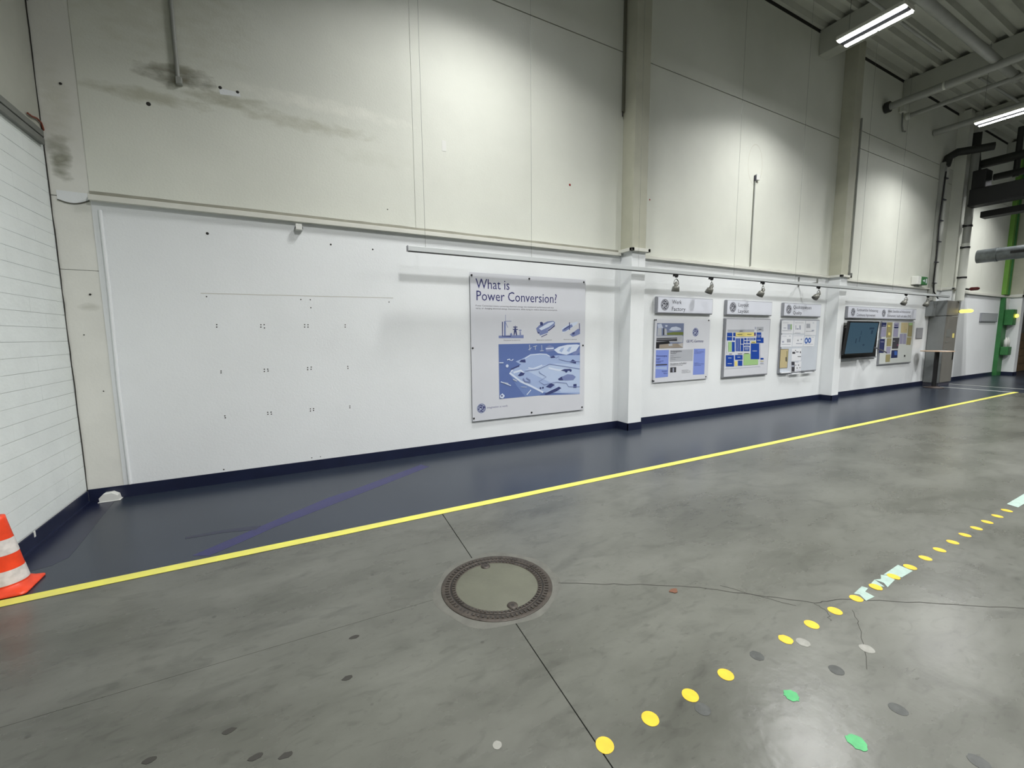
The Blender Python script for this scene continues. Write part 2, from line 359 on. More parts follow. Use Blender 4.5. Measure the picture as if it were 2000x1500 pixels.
bl = tag(b.build('baseboard_left'), kind='structure')
b = B(); b.box((XL+0.010, 4.74, 0.085), (XL+0.0135, 4.765, 0.135), m_whiteP); b.build('paint_chip', bl)

# ---- long back wall, built of panels with open joints
XEND = 34
b = B(); b.box((-2.3, W+0.022, -0.1), (XEND, W+0.3, 8.6), m_joint); wb = tag(b.build('wall_back'), kind='structure')
b = B(); b.box((-2.2, W+0.001, 8.36), (XEND, W+0.021, 8.52), m_crack); b.build('eaves_gap', wb)
def panel(x0, x1, z0, z1, mt, y=W):
    q = B(); g2 = 0.003; gz = 0.008 if z0 > 3.1 or z1 > 5 else 0.003; q.box((x0+0.0015, y, z0+(gz if z0 > 3.1 else g2)), (x1-0.0015, W+0.02, z1-gz), mt, 0.002); return q.build('concrete_panel', wb)
for x0, x1 in ((-1.66, 1.615), (1.615, 5.24), (5.555, 12.03), (12.35, 18.8), (19.1, 22.1), (22.1, 24.95), (25.3, 29.5), (29.5, 34)):
    seam = 6.36
    if x0 in (8.95, 15.6, 22.1, 29.5, 1.615): pass
    if x0 == 12.35: panel(x0, x1, 3.09, 6.32, m_wall_up); panel(x0, x1, 6.32, 6.74, m_wall_up); panel(x0, x1, 6.74, 8.36, m_wall_up)
    else: panel(x0, x1, 3.09, seam, m_wall_up); panel(x0, x1, seam, 8.36, m_wall_up)
for x0, x1 in ((-1.66, 5.24), (5.555, 12.03), (12.35, 18.8), (19.1, 24.95), (25.3, 34)):
    panel(x0, x1, 0.0, 3.09, m_wall_lo)
def column(x0, x1, y0, name='column', up=None):
    q = B(); q.box((x0, y0, 0), (x1, W+0.02, 3.12), m_wall_lo, 0.006); q.box((x0, y0, 3.12), (x1, W+0.02, 8.45), up or m_col_up, 0.006)
    return tag(q.build(name, wb), label='square wall column, white below and cream above the ledge')
column(5.24, 5.555, 5.55); column(12.03, 12.35, 5.56); column(18.8, 19.1, 5.55, up=m_wall_up); column(24.95, 25.3, 5.38)
q = B(); q.box((-1.95, W+0.006, 0), (-1.659, W+0.02, 2.38), m_col_lo, 0.003); q.box((-1.95, W+0.006, 2.384), (-1.659, W+0.02, 3.08), m_col_lo, 0.003); q.box((-1.95, W+0.004, 3.085), (-1.659, W+0.02, 8.45), m_col_lo, 0.003)
tag(q.build('corner_column', wb), label='flush beige corner column stained dark above the ledge')
# white swoosh of filler at the head of the corner column
q = B(); A = [(-1.90 + 0.235*i/10, W+0.001, 3.045 - 0.035*math.sin(math.pi*i/10) + 0.02*i/10) for i in range(11)]
q.poly(A + [(-1.665, W+0.001, 3.13), (-1.90, W+0.001, 3.135)], m_wall_lo); q.build('filler_patch', wb)
q = B(); add_ribbon(q, [(a[0], W+0.0004, a[2]) for a in A], 0.012, m_joint); q.build('filler_edge', wb)
q = B(); q.tube([wp(54.7, 0, W-0.0)] + [Vector((XL+0.004+random.uniform(-.003, .003), W-0.002, z)) for z in [4.8-0.12*i for i in range(40)]], 0.0045, m_crack, 5); q.build('corner_crack', wb)
# ---- ledges (trims)
tn = [0]
def trim(boxes, seal=None):
    tn[0] += 1; q = B()
    for a, c in boxes: q.box(a, c, m_ledge, 0.004)
    o = tag(q.build('trim_%d' % tn[0]), kind='structure')
    if seal:
        x0, x1, z, hh = seal; q = B(); n = 40
        top = [(x0+(x1-x0)*i/n, W-0.004, z+hh+random.uniform(-.003, .003)) for i in range(n+1)]
        q.slab(top + [(x1, W-0.004, z), (x0, W-0.004, z)], (0, 0.006, 0), m_seal); q.build('sealant_strip', o)
    return o
trim([((-1.66, W-0.06, 3.06), (5.2, W, 3.115))], (-1.66, 5.2, 3.115, 0.045))
trim([((5.18, 5.49, 3.105), (5.24, W, 3.16)), ((5.18, 5.49, 3.105), (5.61, 5.55, 3.16)), ((5.555, 5.49, 3.105), (5.61, W, 3.16))])
trim([((5.60, W-0.06, 3.06), (11.98, W, 3.11))], (5.6, 11.98, 3.11, 0.015))
trim([((11.97, 5.50, 3.06), (12.03, W, 3.11)), ((11.97, 5.50, 3.06), (12.41, 5.56, 3.11)), ((12.35, 5.50, 3.06), (12.41, W, 3.11))])
trim([((12.41, W-0.06, 3.03), (18.74, W, 3.08))], (12.41, 18.74, 3.08, 0.015))
trim([((18.74, 5.49, 3.05), (18.8, W, 3.1)), ((18.74, 5.49, 3.05), (19.16, 5.55, 3.1)), ((19.1, 5.49, 3.05), (19.16, W, 3.1))])
trim([((19.16, W-0.07, 3.02), (24.89, W, 3.10)), ((24.89, 5.31, 3.02), (24.95, W, 3.10)), ((24.89, 5.31, 3.02), (25.36, 5.38, 3.10)), ((25.3, 5.31, 3.02), (25.36, W, 3.10)), ((25.36, W-0.07, 3.02), (34, W, 3.10))])
# ---- baseboard
q = B(); t = 0.012
for x0, x1 in ((-1.94, 5.24), (5.555, 12.03), (12.35, 18.8), (19.1, 24.95), (25.3, 25.5)): q.box((x0, W-t, 0), (x1, W, 0.135), m_base)
for x0, x1, y0 in ((5.24, 5.555, 5.55), (12.03, 12.35, 5.56), (18.8, 19.1, 5.55), (24.95, 25.3, 5.38)):
    q.box((x0-t, y0-t, 0), (x1+t*0.3, y0, 0.135), m_base); q.box((x0-t, y0-t, 0), (x0, W, 0.135), m_base)
bb = tag(q.build('baseboard_back'), kind='structure')
# ---- brown door and opening at the far end of the wall
b = B(); b.box((25.5, W-0.04, 0), (29.4, W-0.001, 2.95), m_cab2)
d1 = tag(b.build('door_1'), kind='structure')
for k in range(9):
    q = B(); q.box((25.52, W-0.062, 0.03+k*0.325), (29.38, W-0.041, 0.34+k*0.325), m_cab2 if k > 4 else m_wood, 0.004); q.build('plank', d1)
# ---- ceiling with ribbed deck and beams
ZC = 8.40
b = B(); b.box((-2.3, -7, ZC+0.105), (40, 6.1, ZC+0.25), m_ceil); ceil_ = tag(b.build('ceiling'), kind='structure')
prof = B(); per = 0.31
y = 5.80; k = 0
while y > -6.8:
    # ribs of the trapezoidal roof deck run along the hall
    q = B(); q.slab([(-2.2, y, ZC), (-2.2, y-0.07, ZC), (-2.2, y-0.10, ZC+0.11), (-2.2, y+0.03, ZC+0.11)], (42, 0, 0), m_ceil)
    q.build('deck_rib', ceil_); y -= per
for x in (-1.4, 2.7, 6.8, 10.9, 15.0, 19.1, 23.2, 27.3):
    q = B(); q.box((x, -6.9, 7.88), (x+0.34, W-0.002, ZC-0.001), m_beam, 0.01); q.build('concrete_beam', ceil_)

# ================================================================= THINGS ON THE WALLS
# ---- screw holes and old outlines left in the plaster
def mark(b, px, py, r, mt=None, y=W):
    p = wp(px, py, y); b.lathe((p.x, y+0.0015, p.z), [(r, 0), (r*0.9, 0.0035), (0.0001, 0.0036)], mt or m_crack, 8, axis=1)
holes = [(403, 579)] + [(373+x/4.878-3, 540+y/4.878) for x, y in [(163, 192), (1062, 219), (1152, 221), (1157, 298), (1902, 243), (260, 459), (260, 482), (681, 460), (712, 459), (681, 482), (715, 490), (1098, 459), (1130, 460), (1098, 482), (1130, 482), (1484, 461), (1484, 482),
        (301, 901), (301, 918), (714, 884), (746, 883), (714, 905), (749, 901), (1127, 868), (1160, 863), (1127, 888), (1159, 884), (1509, 856), (1511, 875), (338, 1328), (342, 1346), (746, 1294), (778, 1292), (748, 1313), (781, 1311), (1153, 1261), (1183, 1258), (1153, 1281), (1182, 1276), (1529, 1251), (1529, 1234)]]
for px, py in holes[1:]:
    b = B(); mark(b, px, py, 0.0075); b.build('screw_hole', wb)
for px, py, r in ((646, 477.5, .012), (728, 487, .011), (437, 917, .008), (405, 456, .016), (290, 203, .022), (430, 171, .018), (464, 180, .018), (118, 163, .012), (1269, 390, .010), (609, 894, .007), (626, 892, .006), (1250, 338, .01), (757, 409, .008), (176, 575, .010), (164, 654, .006), (202, 764, .006)):
    b = B(); mark(b, px, py, r); b.build('drill_hole', wb)
b = B(); mark(b, 1113, 361, 0.02, m_redd); mark(b, 1269, 390, 0.016, m_redd); b.build('red_mark', wb)
b = B(); add_ribbon(b, [wp(392+376*i/12, 573+0.0241*376*i/12+random.uniform(-.3, .3), W-0.0008) for i in range(13)], 0.010, mat('faint_dirt_line', s(196, 196, 190), 0.7)); b.build('faint_outline', wb)
b = B(); p = wp(867, 285); b.box((p.x-0.03, W-0.003, p.z-0.07), (p.x+0.03, W, p.z+0.07), m_whiteP, 0.001); b.build('filler_patch', wb)
b = B(); p = wp(448, 179); b.poly([wp(428, 176, W-0.002), wp(434, 173, W-0.002), wp(468, 181, W-0.002), wp(470, 189, W-0.002), wp(430, 184, W-0.002)], m_wall_lo); b.build('filler_patch', wb)
b = B(); c = wp(1475, 322); add_ribbon(b, [(c.x+0.235*math.cos(a*math.pi/16), W-0.001, c.z+0.40*math.sin(a*math.pi/16)) for a in range(33)], 0.02, mat('faded_ring', s(206, 206, 194), 0.8)); b.build('faded_ring', wb)
# ---- surface conduits
def thing_tube(name, pts, r, mt, label, cat, n=10, group=None):
    b = B(); b.tube(pts, r, mt, n); return tag(b.build(name), label, cat, group)
thing_tube('conduit', [(-1.60, W-0.012, 0.14), (-1.605, W-0.012, 1.2), (-1.592, W-0.012, 2.2), (-1.592, W-0.012, 2.98)], 0.016, m_wall_lo, 'white painted pipe running up the wall beside the left corner', 'pipe')
p = wp(349, 160); c = empty('conduit', (p.x, W-0.02, 4.33), 'dirty grey pipe stub coming down the stained wall at top left', 'pipe')
b = B(); b.tube([(p.x, W-0.022, 4.40), (p.x-0.003, W-0.022, 6.2), (p.x, W-0.022, 8.39)], 0.02, m_pipeg, 10); b.build('tube', c)
b = B(); b.box((p.x-0.02, W-0.05, 4.33), (p.x+0.035, W-0.002, 4.40), m_pipeg, 0.006); b.build('end_fitting', c)
# trunking and loose cable on the brick wall
c = empty('twin_rail', (XL+0.02, 4.6, 3.57), 'pair of grey rails along the top of the brick wall', 'rail')
for z in (3.545, 3.615):
    b = B(); b.box((XL, 3.3, z-0.03), (XL+0.035, W-0.06, z+0.028), m_galv, 0.004); b.build('rail', c)
thing_tube('cable', [at(0, XL+0.014, *q_) for q_ in ((54, 221), (62, 227), (72, 231), (80, 239), (84, 250), (87, 259))], 0.008, mat('rust_red_cable', s(128, 62, 44), 0.6), 'short rust-red cable end above the rails in the left corner', 'cable', 8)
# dark cable channel at column one
c = empty('conduit', (5.215, W-0.02, 5.4), 'dark narrow conduit beside the first column, hooked at its end', 'pipe')
b = B(); b.box((5.19, W-0.035, 5.42), (5.235, W-0.002, 8.3), mat('dark_conduit', s(110, 110, 96), 0.6)); b.build('tube', c)
b = B(); b.tube([(5.19, W-0.03, 5.42), (5.19, W-0.03, 5.34)], 0.010, m_crack, 8); b.build('hook', c)
# conduit behind column two
c = empty('conduit', (12.99, W-0.02, 3.1), 'grey conduit going up the wall just beyond the second column', 'pipe')
b = B(); b.tube([(12.97, W-0.025, 3.22), (12.95, W-0.025, 7.0)], 0.02, m_pipeg, 8); b.build('tube', c)
b = B(); b.box((12.93, W-0.06, 3.12), (13.03, W-0.002, 3.24), m_galv, 0.005); b.build('end_fitting', c)
# small sensor under the ledge
c = empty('wall_sensor', (0.19, W-0.03, 3.0), 'small white box sensor under the ledge on the bare wall', 'sensor')
b = B(); b.box((0.155, W-0.075, 2.965), (0.225, W-0.002, 3.035), m_whiteP, 0.006); b.build('body', c)
for sx in (0.148, 0.228):
    b = B(); b.box((sx, W-0.06, 2.985), (sx+0.006, W-0.02, 3.005), m_dkgrey, 0.001); b.build('clip', c)
# junction box and conduit in bay two
c = empty('junction_box', (8.9, W-0.03, 4.95), 'small white junction box high on the wall, its conduit dropping to the ledge', 'junction box')
b = B(); b.box((8.86, W-0.05, 4.90), (8.97, W-0.002, 5.02), m_whiteP, 0.008); b.build('box', c)
b = B(); b.tube([(8.85, W-0.02, 4.93), (8.85, W-0.018, 4.0), (8.855, W-0.018, 3.14)], 0.013, m_pipeg, 8); b.build('conduit_pipe', c)
b = B(); b.box((8.83, W-0.04, 4.88), (8.868, W-0.003, 4.99), m_dkgrey, 0.004); b.build('gland', c)
# door stop by the corner
c = empty('wall_cover', (-1.77, 5.76, 0), 'small white domed plastic cover on the floor in the left corner', 'cover')
b = B(); pr_ = [(-1.835, 0.003), (-1.84, 0.05), (-1.80, 0.088), (-1.735, 0.092), (-1.69, 0.06), (-1.68, 0.003)]
b.hull([(x, y, z) for x, z in pr_ for y in (5.73, 5.81)] + [(-1.80, 5.74, 0.093), (-1.735, 5.74, 0.097)], m_whiteP); b.build('cap', c)
b = B(); b.box((-1.85, 5.725, 0.003), (-1.67, 5.81, 0.009), m_whiteP, 0.002); b.build('base_plate', c)

# ---- big poster
YP = W-0.034
def board(name, x0, x1, z0, z1, ya, yb, mt, parent, bev=0.002, part='panel'):
    b = B(); b.box((x0, ya, z0), (x1, yb, z1), mt, bev); return b.build(part, parent)
px0, px1, pz0, pz1 = 2.375, 4.455, 0.418, 2.617
po = empty('poster', (3.41, YP, pz0), 'large white poster asking about power conversion, screwed to the wall', 'poster')
board('panel', px0, px1, pz0, pz1, YP, YP+0.006, m_print, po)
F = YP-0.0006
pc = lambda x, y, yy=F: wp(910+x/4.8375, 520+y/4.839, yy)
for x, y in ((53, 83), (598, 118), (1113, 150), (64, 774), (1105, 748), (75, 1438), (620, 1382), (1096, 1331)):
    p = pc(x, y, YP); b = B(); b.lathe((p.x, YP, p.z), [(0.014, -0.034), (0.014, 0.008), (0.010, 0.011), (0.0001, 0.0115)], m_blk, 12, axis=1); b.build('standoff_screw', po)
def ptext(t, xl, y, xr, cap, mt, name='lettering'):
    b = B(); a = pc(xl, y); c2 = pc(xr, y); text_into(b, t, a.x, a.z, c2.x-a.x, cap, F, mt); return b.build(name, po)
def pzz(lst): return [pc(*p) for p in lst]
# title: baseline follows the panel (z constant)
def zt(xl, yb, xr, yr): a = pc(xl, yb); c2 = pc(xr, yr); return a.x, a.z, c2.x-a.x
b = B(); x, z, wd = zt(92, 208, 412, 222); text_into(b, 'What is', x, z, wd, 0.150, F, m_ink); b.build('lettering', po)['label'] = 'navy title lettering, first line'; b = B()
x, z, wd = zt(100, 322, 858, 345); text_into(b, 'Power Conversion?', x, z, wd, 0.150, F, m_ink); b.build('lettering', po)['label'] = 'navy title lettering, second line'
b = B(); x, z, wd = zt(92, 378, 828, 392); text_into(b, 'Power Conversion means converting electrical energy into mechanical performance and vice', x, z, wd, 0.024, F, m_dkgrey); b.build('lettering', po); b = B()
x, z, wd = zt(92, 403, 865, 421); text_into(b, 'versa, or changing electrical energy characteristics, while trying to reduce electrical consumption.', x, z, wd, 0.024, F, m_dkgrey); b.build('lettering', po)
b = B()
for t_, xl, yb, xr in (('Mechanical to electrical', 358, 705, 512), ('Electrical to mechanical', 668, 703, 810), ('Electrical to electrical', 925, 697, 1045)):
    b = B(); x, z, wd = zt(xl, yb, xr, yb-3); text_into(b, t_, x, z, wd, 0.018, F, m_dkgrey); b.build('lettering', po)
b = B(); x, z, wd = zt(200, 1345, 395, 1333); text_into(b, 'imagination at work', x, z, wd, 0.032, F, m_inkl); b.build('lettering', po)
p = pc(147, 1343); emblem(po, p.x, p.z, 0.072, F, m_ink, INK['pale'])
# printed drawings
def draw(name, items, label, y=F, conv=pc, parent=po):
    b = B()
    for i, it in enumerate(items):
        yy = y - 0.00012*(i+1)
        if it[0] == 'p': b.poly([conv(a, c2, yy) for a, c2 in it[2]], INK[it[1]])
        elif it[0] == 'l': add_ribbon(b, [conv(a, c2, yy) for a, c2 in it[2]], it[3], INK[it[1]])
        elif it[0] == 'd': p = conv(*it[2], yy); disc(b, (p.x, yy, p.z), it[3], INK[it[1]], 14)
    o = b.build(name, parent); o['label'] = label; return o
draw('drawing', [('p', 'mid', [(310, 656), (545, 650), (545, 680), (310, 680)]), ('l', 'dark', [(345, 525), (345, 662), (425, 662), (425, 640)], .016), ('l', 'mid', [(368, 520), (368, 655)], .03),
     ('l', 'mid', [(374, 458), (373, 528)], .006), ('l', 'mid', [(373, 520), (430, 520)], .008), ('l', 'mid', [(373, 528), (397, 580)], .008),
     ('p', 'dark', [(466, 556), (476, 600), (484, 652), (474, 652), (466, 620), (458, 652), (450, 652), (456, 600)]), ('l', 'dark', [(447, 575), (487, 575)], .014), ('l', 'dark', [(444, 597), (492, 597)], .014),
     ('p', 'mid', [(513, 590), (520, 648), (507, 648)]), ('l', 'mid', [(500, 605), (526, 605)], .012), ('p', 'mid', [(415, 640), (432, 628), (440, 650), (420, 655)])], 'blue drawing of a wind turbine and pylons')
draw('drawing', [('p', 'mid', [(662, 590), (690, 560), (770, 522), (825, 516), (842, 530), (838, 552), (790, 590), (720, 625), (680, 622)]), ('p', 'pale', [(690, 588), (780, 535), (825, 524), (835, 536), (780, 575), (712, 606)]),
     ('p', 'dark', [(664, 600), (680, 622), (720, 628), (795, 592), (840, 552), (840, 568), (790, 608), (715, 640), (680, 635)]), ('p', 'dark', [(700, 530), (712, 525), (728, 532), (728, 560), (702, 560)]),
     ('p', 'mid', [(690, 630), (778, 600), (775, 628), (700, 655)]), ('l', 'dark', [(712, 668), (768, 642)], .012)], 'blue drawing of a ship')
draw('drawing', [('p', 'pale', [(905, 590), (980, 540), (1060, 522), (1050, 545), (960, 610), (915, 628)]), ('p', 'mid', [(910, 600), (960, 565), (1000, 548), (1010, 570), (940, 615), (912, 618)]), ('l', 'dark', [(925, 598), (975, 568)], .014),
     ('l', 'dark', [(978, 530), (978, 602)], .016), ('p', 'mid', [(980, 645), (1020, 620), (1060, 590), (1078, 600), (1078, 640), (1010, 668)]), ('p', 'dark', [(1003, 628), (1028, 620), (1026, 644), (1005, 648)]), ('l', 'dark', [(1072, 540), (1074, 605)], .014)], 'blue drawing of a train')
draw('picture', [('p', 'sea', [(308, 737), (1078, 722), (1076, 1208), (690, 1222), (316, 1256)]), ('p', 'sea2', [(410, 1010), (430, 990), (560, 1110), (720, 1200), (690, 1222), (560, 1232), (480, 1130)]),
     ('p', 'land', [(415, 1005), (440, 975), (520, 930), (470, 900), (520, 880), (560, 860), (610, 832), (700, 824), (760, 828), (800, 850), (860, 842), (1076, 840), (1076, 1206), (900, 1200), (730, 1192), (640, 1140), (560, 1110), (470, 1040)]),
     ('p', 'land2', [(560, 980), (700, 940), (860, 920), (1076, 930), (1076, 1190), (900, 1190), (820, 1110), (700, 1050)]), ('p', 'pale', [(830, 790), (880, 760), (960, 742), (1050, 738), (1076, 745), (1040, 800), (950, 838), (870, 822)]),
     ('p', 'land', [(880, 800), (900, 775), (930, 768), (905, 815)]), ('p', 'land', [(950, 800), (975, 765), (1000, 760), (975, 812)]), ('p', 'mid', [(1000, 830), (1076, 775), (1076, 815), (1040, 840)]),
     ('l', 'pale', [(440, 980), (415, 1010), (520, 1090), (620, 1135), (730, 1192)], .03), ('l', 'pale', [(450, 1005), (520, 985), (545, 1010)], .03), ('l', 'pale', [(560, 870), (610, 838), (700, 830), (760, 832), (790, 850)], .014),
     ('l', 'pale', [(590, 960), (640, 970), (720, 935)], .018), ('l', 'pale', [(780, 960), (860, 980), (930, 985)], .03), ('p', 'mid', [(750, 770), (790, 745), (830, 760), (830, 800), (760, 808)]), ('l', 'pale', [(755, 780), (830, 775)], .02),
     ('p', 'dark', [(490, 1035), (520, 1000), (555, 1010), (545, 1030), (510, 1040)]), ('p', 'dark', [(505, 905), (520, 885), (560, 880), (565, 910)]), ('l', 'dark', [(425, 975), (505, 940)], .02), ('p', 'dark', [(870, 1065), (910, 1040), (925, 1078), (880, 1078)]),
     ('p', 'mid', [(905, 1045), (960, 1020), (1010, 1025), (1038, 1045), (1015, 1075), (940, 1080), (920, 1078)]), ('p', 'dark', [(895, 985), (930, 972), (985, 970), (1000, 985), (930, 992)]), ('d', 'dark', (948, 990), .028), ('d', 'dark', (990, 985), .022),
     ('p', 'dark', [(740, 1208), (830, 1160), (880, 1138), (902, 1152), (860, 1180), (790, 1208), (760, 1215)]), ('l', 'land2', [(760, 1190), (870, 1140)], .012), ('p', 'dark', [(755, 1140), (800, 1105), (840, 1120), (800, 1150)]), ('d', 'dark', (705, 1152), .016), ('d', 'dark', (728, 1148), .016),
     ('p', 'dark', [(980, 905), (1010, 880), (1040, 900), (1040, 920)]), ('p', 'dark', [(1015, 1115), (1045, 1112), (1045, 1148), (1015, 1148)]), ('p', 'dark', [(795, 855), (830, 845), (848, 862), (810, 868)]), ('l', 'mid', [(850, 870), (880, 850), (880, 880), (960, 900), (1076, 900)], .01),
     ('l', 'mid', [(560, 990), (680, 975), (790, 925), (860, 935), (1076, 970)], .01), ('l', 'mid', [(690, 990), (700, 1010), (760, 1045), (690, 1090), (740, 1120), (860, 1095), (950, 1105), (970, 1138), (1076, 1138)], .01),
     ('l', 'cloud', [(600, 742), (605, 795)], .012), ('l', 'cloud', [(590, 790), (620, 770)], .01), ('l', 'cloud', [(655, 755), (657, 790)], .012), ('l', 'cloud', [(635, 760), (672, 752)], .01), ('l', 'cloud', [(716, 745), (718, 800)], .01), ('l', 'cloud', [(700, 800), (735, 798)], .01),
     ('l', 'pale', [(390, 885), (412, 878), (420, 892)], .016), ('l', 'pale', [(430, 893), (448, 878)], .014), ('l', 'pale', [(315, 912), (355, 912)], .014), ('d', 'pale', (390, 942), .024), ('l', 'pale', [(330, 1092), (425, 1128)], .014), ('l', 'cloud', [(350, 1100), (400, 1110)], .02),
     ('l', 'cloud', [(445, 1068), (482, 1085)], .018), ('l', 'pale', [(575, 1215), (615, 1168)], .016), ('l', 'cloud', [(520, 1140), (575, 1142)], .008), ('p', 'pale', [(320, 1225), (345, 1200), (368, 1225), (350, 1250), (325, 1245)]), ('d', 'dark', (340, 1225), .014),
     ('l', 'mid', [(540, 1060), (560, 1090), (610, 1095)], .022), ('l', 'mid', [(570, 1055), (610, 1080)], .018)], 'large blue picture of a coast seen from above')

# ---- header signs
def header(x0, x1, z0, z1, texts, embl, label, dep=0.06):
    c = empty('header_sign', ((x0+x1)/2, W-dep, z0), label, 'sign')
    b = B(); b.box((x0, W-dep, z0), (x1, W, z1), m_frame, 0.012); b.build('frame', c)
    b = B(); b.box((x0+0.022, W-dep-0.003, z0+0.02), (x1-0.018, W-dep+0.002, z1-0.016), m_sign, 0.001); b.build('face', c)
    f = W-dep-0.0036
    for ex in embl: emblem(c, ex, (z0+z1)/2+0.005, 0.105 if dep > 0.05 else 0.105, f, m_dkgrey, m_sign)
    for t_, x, z, wd, cap in texts: b = B(); text_into(b, t_, x, z, wd, cap, f, m_dkgrey, bold=0.006); b.build('lettering', c)
    return c
header(6.09, 7.65, 2.09, 2.405, [('Werk', 6.48, 2.275, 0.26, 0.078), ('Factory', 6.48, 2.145, 0.37, 0.078)], [6.29], 'white header sign reading Werk Factory')
header(8.08, 9.66, 2.09, 2.405, [('Layout', 8.46, 2.275, 0.35, 0.078), ('Layout', 8.46, 2.145, 0.36, 0.078)], [8.28], 'white header sign reading Layout Layout')
header(10.10, 11.68, 2.09, 2.405, [('Qualit\u00e4tswesen', 10.48, 2.275, 0.75, 0.078), ('Quality', 10.48, 2.145, 0.36, 0.078)], [10.30], 'white header sign reading Quality, third from the left')
header(12.95, 17.02, 2.08, 2.40, [('Kontinuierliche Verbesserung', 13.42, 2.275, 1.15, 0.078), ('Continuous Improvement', 13.42, 2.145, 1.02, 0.078),
       ('Umwelt, Gesundheit und Arbeitssicherheit', 15.15, 2.275, 1.45, 0.078), ('Environment, health and safety (EHS)', 15.15, 2.145, 1.5, 0.078)], [13.22, 14.92], 'long white header sign above the screen and pin board')

# ---- factory board (frameless, four screws)
F2 = W-0.034
fb = empty('info_board', (6.85, F2, 0.78), 'white factory information board with photo and two blue columns', 'board')
board('panel', 6.08, 7.63, 0.785, 1.99, F2, F2+0.006, m_print, fb)
bc = lambda x, y, yy=F2: wp(1265+x/7.896, 570+y/7.895, yy)
for x, y in ((127, 433), (940, 440), (92, 1375), (895, 1308)):
    p = bc(x, y, F2); b = B(); b.lathe((p.x, F2, p.z), [(0.014, -0.033), (0.014, 0.008), (0.0001, 0.0115)], m_blk, 12, axis=1); b.build('standoff_screw', fb)
FF = F2-0.0006
draw('photo', [('p', 'sky', [(145, 482), (560, 485), (545, 865), (127, 875)]), ('p', 'cloud', [(330, 590), (370, 545), (440, 535), (510, 560), (515, 590), (400, 600)]), ('p', 'cloud', [(150, 500), (210, 490), (240, 560), (160, 560)]), ('p', 'cloud', [(270, 510), (310, 515), (300, 540), (275, 540)]),
     ('p', 'lgrey', [(155, 560), (215, 555), (215, 675), (145, 675)]), ('p', 'black', [(242, 560), (255, 560), (255, 665), (240, 665)]), ('p', 'lgrey', [(258, 565), (290, 570), (300, 665), (257, 665)]), ('p', 'bush', [(295, 635), (400, 620), (550, 620), (550, 665), (300, 665)]),
     ('p', 'lgrey', [(138, 680), (530, 670), (548, 690), (540, 780), (128, 775)]), ('p', 'char', [(138, 715), (455, 705), (452, 760), (135, 765)]), ('l', 'lgrey', [(140, 735), (455, 722)], .006), ('p', 'black', [(130, 775), (330, 760), (345, 800), (180, 812), (175, 872), (128, 872)]),
     ('p', 'floor2', [(180, 815), (330, 800), (460, 795), (545, 860), (180, 872)]), ('p', 'roof', [(465, 800), (545, 785), (545, 862)]), ('p', 'lgrey', [(320, 800), (380, 798), (380, 832), (325, 835)])], 'printed photo of the factory buildings', y=FF, conv=bc, parent=fb)
draw('colour_field', [('p', 'band', [(128, 898), (327, 895), (312, 1310), (117, 1330)]), ('p', 'band', [(712, 878), (888, 876), (872, 1272), (697, 1280)]), ('p', 'lgrey', [(345, 900), (700, 885), (692, 1065), (340, 1080)]), ('p', 'char', [(348, 1165), (440, 1160), (438, 1240), (346, 1245)]), ('p', 'grey', [(385, 1175), (405, 1172), (405, 1238), (385, 1240)]), ('p', 'char', [(128, 1118), (302, 1112), (300, 1130), (127, 1138)]), ('p', 'land', [(122, 1160), (300, 1150), (298, 1200), (120, 1190)])], 'blue and grey printed fields', y=FF, conv=bc, parent=fb)
p = bc(738, 622); emblem(fb, p.x, p.z, 0.085, FF, m_ink, INK['pale'])
b = B(); FT = FF-0.002
for t_, xl, yb, xr, cap, mt in (('GE PC-Germany', 600, 782, 860, .056, m_ink), ('Fertigungsst\u00e4tten', 357, 930, 527, .034, m_dkgrey), ('Mechanik', 357, 955, 442, .018, m_dkgrey), ('Wareneingang', 133, 1002, 300, .034, m_ink), ('Lager', 133, 1045, 196, .034, m_ink),
       ('Incoming goods', 133, 1075, 243, .018, m_ink), ('Warehouse', 133, 1096, 200, .018, m_ink), ('Versand', 215, 1235, 300, .028, m_ink), ('Export', 248, 1265, 305, .022, m_ink), ('Simulations- & Pr\u00fcffeld', 350, 1125, 595, .036, m_dkgrey), ('Simulation and test field', 350, 1145, 537, .018, m_dkgrey),
       ('Montage', 357, 992, 400, .012, m_dkgrey), ('Schaltschrankbau und Verdrahtung', 357, 1020, 510, .012, m_dkgrey), ('Transformatoren', 357, 1043, 430, .012, m_dkgrey), ('Antriebe und Umrichter', 525, 1213, 632, .014, m_dkgrey), ('Hochspannung bis 12 kV', 523, 1232, 662, .014, m_dkgrey), ('Leistung und Messtechnik', 523, 1252, 664, .014, m_dkgrey), ('Tests', 725, 912, 770, .014, m_ink), ('Forschung und Entwicklung', 725, 932, 865, .014, m_ink), ('Labor', 725, 952, 830, .014, m_ink), ('Service', 722, 1102, 780, .014, m_ink), ('Kunden und Ersatzteile', 722, 1120, 864, .014, m_ink), ('Schulung', 722, 1140, 820, .014, m_ink)):
    b = B(); a = bc(xl, yb, FT); c2 = bc(xr, yb, FT); text_into(b, t_, a.x, a.z, c2.x-a.x, cap, FT, mt); b.build('lettering', fb)

